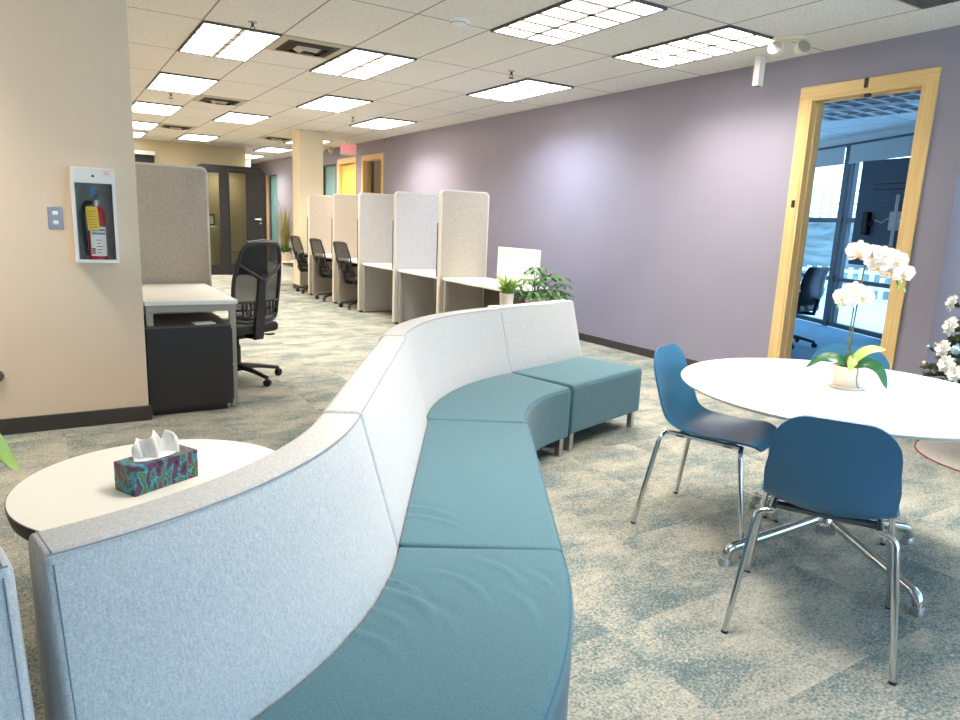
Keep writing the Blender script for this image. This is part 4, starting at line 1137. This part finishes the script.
# ------------------------------------------------------------------ fire extinguisher cabinet, switch plate
FX0, FX1, FY, FZ0, FZ1 = .118, .337, 4.56, 1.003, 1.535
t = thing('extinguisher_cabinet', 'white glass fronted fire extinguisher cabinet on the beige wall', 'cabinet', (FX0, 4.68, FZ0))
W, H, Dp = FX1 - FX0, FZ1 - FZ0, 4.68 - FY
mb = MB(); mb.box(0, W, -.006, 0, 0, H); mb.box(0, .008, -Dp, -.006, 0, H); mb.box(W - .008, W, -Dp, -.006, 0, H); mb.box(.008, W - .008, -Dp, -.006, 0, .010); mb.box(.008, W - .008, -Dp, -.006, H - .010, H); mb.build('shell', MT['white'], t, smooth=False)
mb = MB(); mb.box(.0, W, -Dp - .006, -Dp, H - .085, H, .002, 1); mb.build('top_band', MT['white'], t)
mb = MB(); mb.box(0, .016, -Dp - .006, -Dp, 0, H - .085); mb.box(W - .016, W, -Dp - .006, -Dp, 0, H - .085); mb.box(.016, W - .016, -Dp - .006, -Dp, 0, .018); fr = mb.build('door_frame', MT['white'], t, smooth=False)
mb = MB(); mb.box(.016, W - .016, -Dp - .003, -Dp - .001, .018, H - .085); mb.build('pane', MT['cabglass'], fr, smooth=False)
mb = MB(); mb.box(.010, W - .010, -.0075, -.0062, .012, H - .012); mb.build('back_lining', mat('grey_lining', (150, 148, 146), .6), t, smooth=False)
mb = MB(); mb.prism([(W / 2 + .009 * math.cos(q * PI / 2), H - .045 + .009 * math.sin(q * PI / 2)) for q in range(4)], lambda x, z: Vector((x, -Dp - .006, z)), lambda x, z: Vector((x, -Dp - .010, z))); mb.build('lock', MT['black'], t, smooth=False)
mb = MB(); mb.box(W - .062, W - .010, -Dp - .0075, -Dp - .006, H - .040, H - .015); mb.build('label', MT['paper'], t, smooth=False)
mb = MB()
for z in (H - .040, H - .017): mb.box(W - .062, W - .010, -Dp - .008, -Dp - .0075, z, z + .002)
mb.box(W - .056, W - .02, -Dp - .008, -Dp - .0075, H - .031, H - .027); mb.box(W - .05, W - .03, -Dp - .008, -Dp - .0075, H - .024, H - .022)
mb.build('label_print', MT['orange'], t, smooth=False)
for x in (.024, W - .024):
    mb = MB(); mb.lathe([(0, 0), (.004, 0), (.004, .004), (0, .004)], n=10, M=Matrix.Translation((x, -Dp - .003, H - .10)) @ Matrix.Rotation(PI / 2, 4, 'X')); mb.build('rivet', MT['black'], t)
t = thing('fire_extinguisher', 'red fire extinguisher with a yellow inspection tag inside the white cabinet', 'fire extinguisher', (FX0 + W / 2 + .008, 4.618, FZ0 + .0105))
rc = .050
mb = MB(); mb.lathe([(0, 0), (rc - .006, 0), (rc, .006), (rc, .265), (rc - .006, .285), (.030, .305), (.018, .312), (.018, .33), (0, .33)], n=32); mb.build('cylinder', MT['red'], t)
mb = MB()
def cyl_patch(mb, a0, a1, z0, z1, r):
    g = [[Vector((r * math.sin(a), -r * math.cos(a), z)) for z in (z0, z1)] for a in [a0 + (a1 - a0) * k / 10 for k in range(11)]]
    mb.sheet(g, .0006)
cyl_patch(mb, -.85, .95, .028, .195, rc + .0006); lb = mb.build('label', MT['paper'], t)
mb = MB()
for z in (.17, .15): cyl_patch(mb, -.6, .8, z, z + .012, rc + .0014)
mb.build('label_print', mat('label_blue', (120, 150, 190), .6), lb)
mb = MB()
for k in range(3): cyl_patch(mb, -.75, -.35, .040 + k * .012, .049 + k * .012, rc + .0014)
for k in range(5): cyl_patch(mb, -.2, .2 + .12 * (k % 3), .045 + k * .018, .049 + k * .018, rc + .0014)
mb.build('label_print', MT['red'], lb)
mb = MB(); mb.lathe([(0, .31), (.02, .31), (.022, .345), (.012, .35), (0, .35)], n=16); mb.tube([(.0, 0, .345), (.0, -.03, .37), (.02, -.05, .375)], .007, 8); mb.tube([(0, 0, .352), (.0, -.02, .392), (.03, -.045, .408)], .006, 8); mb.build('valve_handle', MT['brushed'], t)
mb = MB(); mb.tube(bez([(-.016, -.004, .33), (-.052, -.006, .325), (-.070, -.004, .26), (-.066, -.004, .15), (-.058, -.004, .03)], 6), .010, 10); mb.build('hose', MT['rubber'], t)
mb = MB(); mb.box(-.016, .016, -.002, .002, -.02, .02, M=Matrix.Translation((-.012, -.043, .392)) @ Matrix.Rotation(.3, 4, 'Y')); mb.build('pull_pin_tag', MT['bluetag'], t, smooth=False)
mb = MB(); mb.box(-.040, .020, -.0545, -.0535, .175, .308, M=Matrix.Rotation(-.05, 4, 'Y')); tg = mb.build('inspection_tag', MT['yellow'], t, smooth=False)
mb = MB()
for k in range(7): mb.box(-.032, .012 - .006 * (k % 3), -.0551, -.0546, .19 + k * .015, .193 + k * .015, M=Matrix.Rotation(-.05, 4, 'Y'))
mb.build('tag_print', mat('tag_brown', (170, 120, 40), .7), tg, smooth=False)
t = thing('switch_plate', 'silver switch plate with two light switches left of the fire cabinet', 'light switch', (.033, 4.68, 1.25))
mb = MB(); mb.box(-.037, .037, -.006, 0, -.063, .063, .003, 1); mb.build('plate', MT['silverplate'], t)
for z in (-.027, .025):
    mb = MB(); mb.box(-.014, .014, -.012, -.006, z - .011, z + .011, .002, 1); mb.build('rocker', MT['white'], t)
t = thing('wall_stop', 'small dark round wall bumper at the left picture edge', 'door stop', (-.315, 4.68, .35))
mb = MB(); mb.lathe([(0, 0), (.035, 0), (.035, .012), (.025, .022), (0, .024)], n=24, M=Matrix.Rotation(PI / 2, 4, 'X')); mb.build('bumper', MT['frame'], t)

# ------------------------------------------------------------------ phone booth at the back
BX0, BX1, BY0, BY1, BZ = 2.60, 4.03, 15.40, 16.45, 2.27
t = thing('phone_booth', 'black glass fronted phone booth in front of the beige far wall', 'phone booth', (BX0, BY0, 0))
W, Dp = BX1 - BX0, BY1 - BY0
out = roundpoly([(0, 0), (W, 0), (W, BZ), (0, BZ)], [0, 0, .16, .16], 8); inn = roundpoly([(.07, .08), (W - .07, .08), (W - .07, BZ - .07), (.07, BZ - .07)], [0, 0, .10, .10], 8)
mb = MB(); mb.loft([[Vector((u, 0, v)) for u, v in out], [Vector((u, Dp, v)) for u, v in out], [Vector((u, Dp, v)) for u, v in inn], [Vector((u, 0, v)) for u, v in inn], [Vector((u, 0, v)) for u, v in out]], cap=False); mb.build('shell', MT['boothdk'], t)
mb = MB(); mb.box(.07, W - .07, Dp - .06, Dp - .02, .08, BZ - .07); mb.build('back_wall', MT['beige'], t, smooth=False)
mb = MB(); mb.box(.22, .255, .0, .03, .08, BZ - .10); mb.box(.47, .64, .0, .04, .08, BZ - .07); mb.box(.071, .47, .0, .04, .08, .20); mb.box(.071, .47, 0, .04, BZ - .16, BZ - .071); mb.build('front_frame', MT['boothdk'], t, smooth=False)
mb = MB(); mb.box(.255, .47, .012, .02, .20, BZ - .16); mb.build('side_glass', MT['tglass'], t, smooth=False)
mb = MB(); mb.box(.645, .67, -.01, .03, .09, BZ - .08); mb.box(1.01, W - .075, -.01, .03, .09, BZ - .08); mb.box(.67, 1.01, -.01, .03, .09, .24); mb.box(.67, 1.01, -.01, .03, BZ - .14, BZ - .08); d_ = mb.build('door', MT['boothdk'], t, smooth=False)
mb = MB(); mb.box(.67, 1.01, .006, .014, .24, BZ - .14); mb.build('door_glass', MT['tglass'], d_, smooth=False)
mb = MB(); mb.lathe([(0, 0), (.028, 0), (.028, .012), (0, .012)], n=18, M=Matrix.Translation((1.30, -.01, 1.19)) @ Matrix.Rotation(PI / 2, 4, 'X')); mb.tube(fillet([(1.30, -.015, 1.19), (1.30, -.06, 1.19), (1.17, -.06, 1.19)], .02, 4), .011, 8); mb.lathe([(0, 0), (.022, 0), (.022, .01), (0, .01)], n=14, M=Matrix.Translation((1.30, -.01, 1.11)) @ Matrix.Rotation(PI / 2, 4, 'X')); mb.build('handle', MT['brushed'], d_)
mb = MB(); mb.box(.075, .50, .35, .80, .99, 1.02); mb.build('work_shelf', MT['lam'], t, smooth=False)
mb = MB(); mb.box(-.14, .14, -.02, .02, 0, .24); o = mb.build('picture_frame', MT['black'], None, smooth=False); o.location = (BX0 + .33, BY0 + .6, 1.021); tag(o, 'small framed picture standing on the shelf inside the black booth', 'picture frame')
mb = MB(); mb.box(-.11, .11, -.0215, -.0202, .03, .21); mb.build('picture', mat('picture_print', (200, 196, 184), .6, var=.3, scale=20), o, smooth=False)
mb = MB(); mb.box(.35, .95, .35, .75, BZ - .085, BZ - .071); mb.build('ceiling_lamp', MT['ledlamp'], t, smooth=False)
mb = MB(); mb.box(.75, 1.25, .40, .80, .12, .50, .03); mb.build('bench', MT['postgrey'], t)
# wall screen high on the far wall
t = thing('wall_screen', 'dark screen with a white top casing high on the beige far wall', 'wall screen', (1.55, 16.52, 0))
mb = MB(); mb.box(-.5, .46, -.10, 0, 2.43, 2.51, .006, 1); mb.build('casing', MT['white'], t)
mb = MB(); mb.box(-.48, .44, -.05, -.03, 1.9, 2.43); mb.build('screen', MT['offscreen'], t, smooth=False)

# ------------------------------------------------------------------ plants
def blade(mb, p, a, ln, lean, w, droop, n=6):
    g = []; d = Vector((math.cos(a), math.sin(a), 0)); sd = Vector((-d.y, d.x, 0))
    for i in range(n):
        u = i / (n - 1); q = Vector(p) + d * (lean * ln * u ** 1.5) + Vector((0, 0, ln * (u - droop * u * u))); ww = w * (1 - u) ** .6 * (.4 + .6 * min(1, u * 4))
        g.append([q - sd * max(ww, .0006), q + Vector((0, 0, -.3 * ww)), q + sd * max(ww, .0006)])
    mb.sheet(g, .001)
# low white stand carrying the two plants behind the sofa
t = thing('plant_stand', 'low white stand for the two potted plants behind the sofa', 'plant stand', (3.66, 5.14, 0))
mb = MB(); mb.box(-.27, .42, -.17, .17, .545, .575, .004, 1); mb.build('top', MT['lam'], t)
for x in (-.24, .39):
    for y in (-.14, .14):
        mb = MB(); mb.box(x - .015, x + .015, y - .015, y + .015, 0, .544); mb.build('leg', MT['white'], t, smooth=False)
t = thing('potted_fern', 'small bright green fern in a white pot behind the sofa', 'potted plant', (3.455, 5.10, .575))
mb = MB(); mb.lathe([(0, 0), (.052, 0), (.056, .004), (.066, .130), (.068, .135), (.062, .135), (.058, .12), (0, .12)], n=32); mb.build('pot', MT['pot'], t)
mb = MB(); rnd = random.Random(3)
for k in range(130):
    a = rnd.uniform(0, 2 * PI); blade(mb, (rnd.uniform(-.03, .03), rnd.uniform(-.03, .03), .115), a, rnd.uniform(.13, .25), rnd.uniform(.15, 1.15), .009, rnd.uniform(.1, .7))
mb.build('fronds', MT['fern'], t, ang=80)
t = thing('umbrella_plant', 'bushy umbrella plant with drooping leaflets beside the small fern', 'potted plant', (3.79, 5.14, .575))
mb = MB(); mb.lathe([(0, 0), (.075, 0), (.085, .10), (.088, .11), (.08, .11), (.076, .10), (0, .10)], n=32); mb.build('pot', MT['pot'], t)
mb = MB(); st = MB(); rnd = random.Random(5)
tips = [(-.20, 0, .16), (-.12, -.05, .26), (-.02, 0, .33), (.06, .05, .36), (.10, -.05, .28), (.20, .02, .30), (.30, .0, .27), (.36, .05, .20), (.18, -.08, .16), (.04, -.10, .17), (-.08, -.10, .15), (.26, -.05, .14), (-.14, .08, .2), (.0, -.05, .24), (.15, .08, .2), (-.05, -.12, .11), (.10, -.13, .12), (.20, -.10, .11), (-.15, -.06, .12), (.30, -.04, .13)]
for (x, y, z) in tips:
    st.tube(bez([(0, 0, .09), (x * .4, y * .4, z * .75), (x, y, z)], 5), .0035, 6)
    nl = 7
    for k in range(nl):
        a = 2 * PI * k / nl + rnd.uniform(-.2, .2); d = Vector((math.cos(a), math.sin(a), 0)); sd = Vector((-d.y, d.x, 0)); ln = rnd.uniform(.075, .11); wv = .022
        g = []
        for i in range(6):
            u = i / 5; q = Vector((x, y, z)) + d * (.02 + ln * u) + Vector((0, 0, .012 * u - .055 * u * u)); ww = wv * math.sin(PI * (.08 + .86 * u)) ** .8
            g.append([q - sd * ww, q + Vector((0, 0, -.004)), q + sd * ww])
        mb.sheet(g, .001)
mb.build('foliage', MT['leafmid'], t, ang=80); st.build('stems', MT['stem'], t)
# tall grass on a white stool by the booth
t = thing('plant_stool', 'small white stool under the tall grass plant near the column', 'plant stand', (3.86, 13.25, 0))
mb = MB(); mb.box(-.20, .20, -.20, .20, .42, .45, .004, 1); mb.build('top', MT['lam'], t)
for x in (-.17, .17):
    for y in (-.17, .17):
        mb = MB(); mb.box(x - .014, x + .014, y - .014, y + .014, 0, .419); mb.build('leg', MT['white'], t, smooth=False)
t = thing('grass_plant', 'tall wispy grass plant in a white pot by the square column', 'potted plant', (3.82, 13.25, .45))
mb = MB(); mb.lathe([(0, 0), (.08, 0), (.10, .17), (.095, .17), (.09, .15), (0, .15)], n=28); mb.build('pot', MT['pot'], t)
mb = MB(); rnd = random.Random(9)
for k in range(140):
    blade(mb, (rnd.uniform(-.05, .05), rnd.uniform(-.05, .05), .14), rnd.uniform(0, 2 * PI), rnd.uniform(.5, 1.05), rnd.uniform(.05, .35), .008, rnd.uniform(0, .25))
mb.build('blades', MT['grassy'], t, ang=80)
mb = MB()
for k in range(60):
    blade(mb, (rnd.uniform(-.08, .08), rnd.uniform(-.08, .08), .13), rnd.uniform(0, 2 * PI), rnd.uniform(.15, .3), rnd.uniform(.3, .9), .02, rnd.uniform(.2, .7))
mb.build('low_leaves', MT['leafmid'], t, ang=80)
# plant whose leaf tip enters at the left edge
t = thing('floor_plant', 'leafy plant at the left edge, one pale leaf tip reaching in above the low table', 'potted plant', (-.62, 1.98, 0))
mb = MB(); mb.lathe([(0, 0), (.13, 0), (.16, .30), (.165, .31), (.15, .31), (.145, .28), (0, .28)], n=32); mb.build('pot', MT['pot'], t)
for k, (tip, w_) in enumerate((((.517, -.035, .672), .040), ((.25, .35, .9), .05), ((-.3, .2, .95), .05), ((.05, -.38, .85), .05), ((-.25, -.25, .8), .05), ((.12, .12, 1.1), .05))):
    tp = Vector(tip); mb = MB(); strap_leaf(mb, [(0, 0, .27), tuple(tp * .35 + Vector((0, 0, .36))), tuple(tp * .80 + Vector((0, 0, .25))), tip], w_ * 0.9, view=Vector((.1, -.9, .4)).normalized()); mb.build('leaf', MT['leaflt'], t, ang=80)

# ------------------------------------------------------------------ christmas tree
TCX, TCY = 4.97, 1.67
t = thing('christmas_tree', 'decorated green fir tree at the right picture edge', 'christmas tree', (TCX, TCY, 0))
mb = MB(); mb.tube([(0, 0, .02), (0, 0, 1.6), (0, 0, 2.1)], .035, 10, r2=.008); mb.build('trunk', MT['bark'], t)
mb = MB(); mb.tube([(-.2, 0, .03), (.2, 0, .03)], .012, 6); mb.tube([(0, -.2, .03), (0, .2, .03)], .012, 6); mb.build('stand', MT['black'], t)
mb = MB(); rnd = random.Random(11)
def conr(z): return .6 * (2.3 - z) / (2.3 - .42)
br = MB()
z = .42
while z < 2.15:
    nb = int(10 + 16 * conr(z) / .6)
    for k in range(nb):
        a = 2 * PI * k / nb + rnd.uniform(-.2, .2); rr = conr(z) * rnd.uniform(.84, 1.03); d = Vector((math.cos(a), math.sin(a), 0))
        p0 = Vector((0, 0, z + .10)); p1 = d * rr + Vector((0, 0, z - .03 + rnd.uniform(-.03, .03)))
        br.tube([p0, p0.lerp(p1, .6) + Vector((0, 0, -.02)), p1], .004, 5, cap=False)
        ns = int(rr * 105)
        for q in range(ns):
            u = .25 + .75 * q / ns; b = p0.lerp(p1, u)
            for s_ in range(3):
                v = (d * rnd.uniform(.3, 1) + Vector((rnd.uniform(-1, 1), rnd.uniform(-1, 1), rnd.uniform(-.7, .8)))).normalized() * rnd.uniform(.024, .048)
                sd = v.cross(Vector((rnd.uniform(-1, 1), rnd.uniform(-1, 1), rnd.uniform(-1, 1))))
                if sd.length < 1e-5: continue
                sd = sd.normalized() * .005
                vs = [mb.bm.verts.new(b - sd * .5), mb.bm.verts.new(b + sd * .5), mb.bm.verts.new(b + v * .6 + sd), mb.bm.verts.new(b + v), mb.bm.verts.new(b + v * .6 - sd)]
                mb.bm.faces.new((vs[0], vs[1], vs[2], vs[3], vs[4]))
    z += .075
mb.build('needles', MT['needle'], t, smooth=False, fix=False); br.build('branches', MT['bark'], t)
mb = MB(); mb.lathe([(.045, .012), (.20, .016), (.40, .008), (.52, .003), (.52, .001)], n=64); sk = mb.build('skirt', MT['skirt'], None); sk.location = (TCX, TCY, 0); tag(sk, 'pale round tree skirt with a thin red rim under the fir tree', 'tree skirt')
mb = MB(); mb.tube([(.52 * math.cos(2 * PI * k / 64), .52 * math.sin(2 * PI * k / 64), .005) for k in range(65)], .004, 6); mb.build('rim', MT['redtrim'], sk)
def poinsettia(p, label, sc=1.0):
    n = Vector((p[0] - TCX, p[1] - TCY, .12)).normalized()
    x = Vector((0, 0, 1)).cross(n).normalized(); y = n.cross(x); B = Matrix((x, y, n)).transposed().to_4x4()
    o = MB()
    for ring, (nk, l, tilt) in enumerate(((9, .058, -.2), (8, .048, .5), (6, .034, 1.1))):
        for k in range(nk):
            g = petalgrid(.016 * sc, l * sc * (1 if k % 2 else .84), tilt * .02); Rm = B @ Matrix.Rotation(2 * PI * k / nk + ring * .5, 4, 'Z') @ Matrix.Translation((0, 0, .004 * ring))
            o.sheet([[Rm @ v for v in r] for r in g], .0012)
    f = o.build('white_flower', MT['snow'], None, ang=80); f.location = Vector(p) + n * .012; tag(f, label, 'tree ornament', 'white flowers on the fir tree')
    o = MB()
    for k in range(5): o.blob(B @ Vector((.006 * math.cos(k * 1.26), .006 * math.sin(k * 1.26), .012)), .004, .004, .004, 8)
    o.build('flower_centre', MT['champ'], f)
poinsettia((4.700, 2.030, .955), 'highest white flower ornament visible on the fir tree')
poinsettia((4.600, 1.975, .825), 'large white flower ornament in the upper middle of the fir tree', 1.15)
poinsettia((4.545, 1.970, .690), 'white flower ornament in the centre of the visible fir branches', 1.1)
poinsettia((4.485, 1.915, .610), 'white flower ornament low on the fir tree', 1.1)
poinsettia((4.450, 1.845, .570), 'lowest white flower ornament at the right picture edge')
def bauble(p, r, m, label):
    b = MB(); b.lathe([(0, -r)] + [(r * math.sin(q * PI / 12), -r * math.cos(q * PI / 12)) for q in range(1, 12)] + [(.25 * r, r), (.22 * r, 1.25 * r), (0, 1.25 * r)], n=20); o = b.build('bauble', MT[m], None)
    o.location = p; tag(o, label, 'tree ornament', 'baubles on the fir tree')
bauble((4.470, 1.880, .705), .030, 'silverball', 'pale blue bauble on the right side of the visible fir branches')
bauble((4.70, 2.135, .665), .014, 'silverball', 'small silvery bauble at the left tip of the fir branches')
bauble((4.655, 2.125, .565), .016, 'champ', 'small gold bauble low at the left edge of the fir tree')
bauble((4.615, 2.060, .700), .013, 'champ', 'tiny gold bauble above the centre flower of the fir tree')

# ------------------------------------------------------------------ conference room furniture
t = thing('leather_office_chair', 'black leather office chair inside the conference room', 'office chair', (7.62, 5.08, 0), head(-.08, 1))
star_base(t, .32, rot=.1, zh=.40)
mb = MB(); mb.box(-.11, .11, -.13, .13, .40, .44, .012); mb.build('tilt_mechanism', MT['black'], t)
mb = MB(); cushion(mb, .52, .50, .44, .53); mb.build('seat', MT['leather'], t)
rows = []
for z, w_, y, th in ((.50, .20, -.20, .05), (.56, .245, -.25, .085), (.66, .26, -.275, .10), (.76, .255, -.275, .08), (.86, .25, -.295, .055), (.95, .245, -.325, .05), (.985, .235, -.338, .04), (1.0, .21, -.345, .02)):
    rows.append([Vector((w_ * math.cos(q * PI / 8) * (1 if True else 1), y + th * .5 * math.sin(q * PI / 8) + .05 * abs(math.cos(q * PI / 8)) ** 3, z * .955 + .02)) for q in range(16)])
mb = MB(); mb.loft(rows); mb.build('backrest', MT['leather'], t, ang=60)
mb = MB(); mb.tube([(0, -.10, .42), (0, -.30, .42), (0, -.335, .60)], .025, 8); mb.build('back_bracket', MT['black'], t)
for s in (-1, 1):
    mb = MB(); mb.tube(fillet([(s * .22, 0, .44), (s * .30, 0, .46), (s * .30, -.02, .66), (s * .29, -.25, .70)], .05, 5), .013, 8); ar = mb.build('armrest', MT['brushed'], t)
    mb = MB(); mb.box(s * .30 - .035, s * .30 + .035, -.16, .14, .665, .695, .01); mb.build('arm_pad', MT['black'], ar)
t = thing('conference_table', 'pale conference table edge beyond the doorway beside the leather chair', 'table', (7.05, 6.1, 0), R(-20))
mb = MB(); mb.box(-.55, .55, -1.0, 1.0, .71, .74, .006); mb.build('tabletop', MT['lam'], t)
for y in (-.7, .7):
    mb = MB(); mb.box(-.3, .3, y - .04, y + .04, .0, .709); mb.build('leg', MT['black'], t, smooth=False)
# display on a wall arm, seen from behind
t = thing('wall_display', 'large dark display seen from behind on a white arm inside the conference room', 'display', (8.0, 4.36, 0), math.atan2(-1.1, -.52) + PI / 2)
dirv = Vector((7.78 - 8.0, 3.60 - 4.62)).normalized()
t.location = (8.0, 4.64, 0); t.rotation_euler = (0, 0, math.atan2(dirv.y, dirv.x))
mb = MB(); mb.box(0, 1.55, -.03, .03, 1.02, 2.19, .006, 1); mb.build('casing', MT['tv'], t)
mb = MB(); mb.box(.25, 1.30, -.055, -.03, 1.20, 1.75, .008, 1); mb.build('rear_housing', MT['tv'], t)
for z in (1.86, 1.92):
    mb = MB(); mb.box(.20, 1.0, -.034, -.03, z, z + .008); mb.build('vent_line', MT['black'], t, smooth=False)
mb = MB(); mb.box(.16, .24, -.10, -.03, 1.36, 1.62, .01, 1); mb.box(.14, .28, -.08, -.03, 1.46, 1.52, .004, 1); mb.build('speaker_bracket', MT['black'], t)
mb = MB(); mb.box(.50, .80, -.085, -.056, 1.42, 1.62, .004, 1); mb.box(.56, .60, -.10, -.085, 1.25, 1.80, .003, 1); mb.box(.70, .74, -.10, -.085, 1.25, 1.70, .003, 1); mb.build('mount_plate', MT['white'], t)
mb = MB(); mb.tube([(.65, -.10, 1.52), (.80, -.22, 1.52), (1.30, -.20, 1.52)], .02, 8); mb.tube([(.52, -.09, 1.56), (.40, -.07, 1.50), (.30, -.06, 1.53)], .006, 6); mb.build('arm', MT['white'], t)
mb = MB(); mb.box(1.24, 1.36, -.24, -.16, .02, 1.60, .004, 1); mb.box(1.0, 1.6, -.5, .1, .0, .02); mb.build('post', MT['brushed'], t)
mb = MB(); mb.box(.86, .94, -.02, .02, 2.19, 2.23, .004, 1); mb.build('camera_bar', MT['black'], t)
# dark unlit troffers in the conference ceiling
for k, (x, y) in enumerate(((7.35, 4.25), (8.05, 4.75), (6.75, 5.35))):
    t = thing('unlit_ceiling_light', ('unlit louvred ceiling fixture just inside the conference doorway', 'unlit louvred ceiling fixture nearer the conference windows', 'unlit louvred ceiling fixture deeper in the conference room')[k], 'ceiling light', (x, y, CEIL), 0, 'unlit conference ceiling fixtures')
    mb = MB()
    for a, b in ((-.30, -.285), (.285, .30)): mb.box(a, b, -.61, .61, -.02, 0)
    for a, b in ((-.61, -.595), (.595, .61)): mb.box(-.285, .285, a, b, -.02, 0)
    mb.build('frame', MT['white'], t, smooth=False)
    mb = MB()
    for q in range(1, 6): mb.box(-.285, .285, -.61 + q * .2033 - .012, -.61 + q * .2033 + .012, -.02, -.006)
    mb.box(-.01, .01, -.595, .595, -.019, -.006)
    mb.build('louvre', MT['white'], t, smooth=False)
    mb = MB(); mb.box(-.285, .285, -.595, .595, -.005, -.001); mb.build('recess', MT['frame'], t, smooth=False)

# ------------------------------------------------------------------ view
SC.view_settings.view_transform = 'Standard'; SC.view_settings.look = 'None'
SC.view_settings.gamma = 1.0; SC.view_settings.exposure = EXPO; SC.view_settings.use_curve_mapping = False
SC.cycles.max_bounces = 8; SC.cycles.diffuse_bounces = 5; SC.cycles.transparent_max_bounces = 12
SC.cycles.sample_clamp_indirect = 6.0
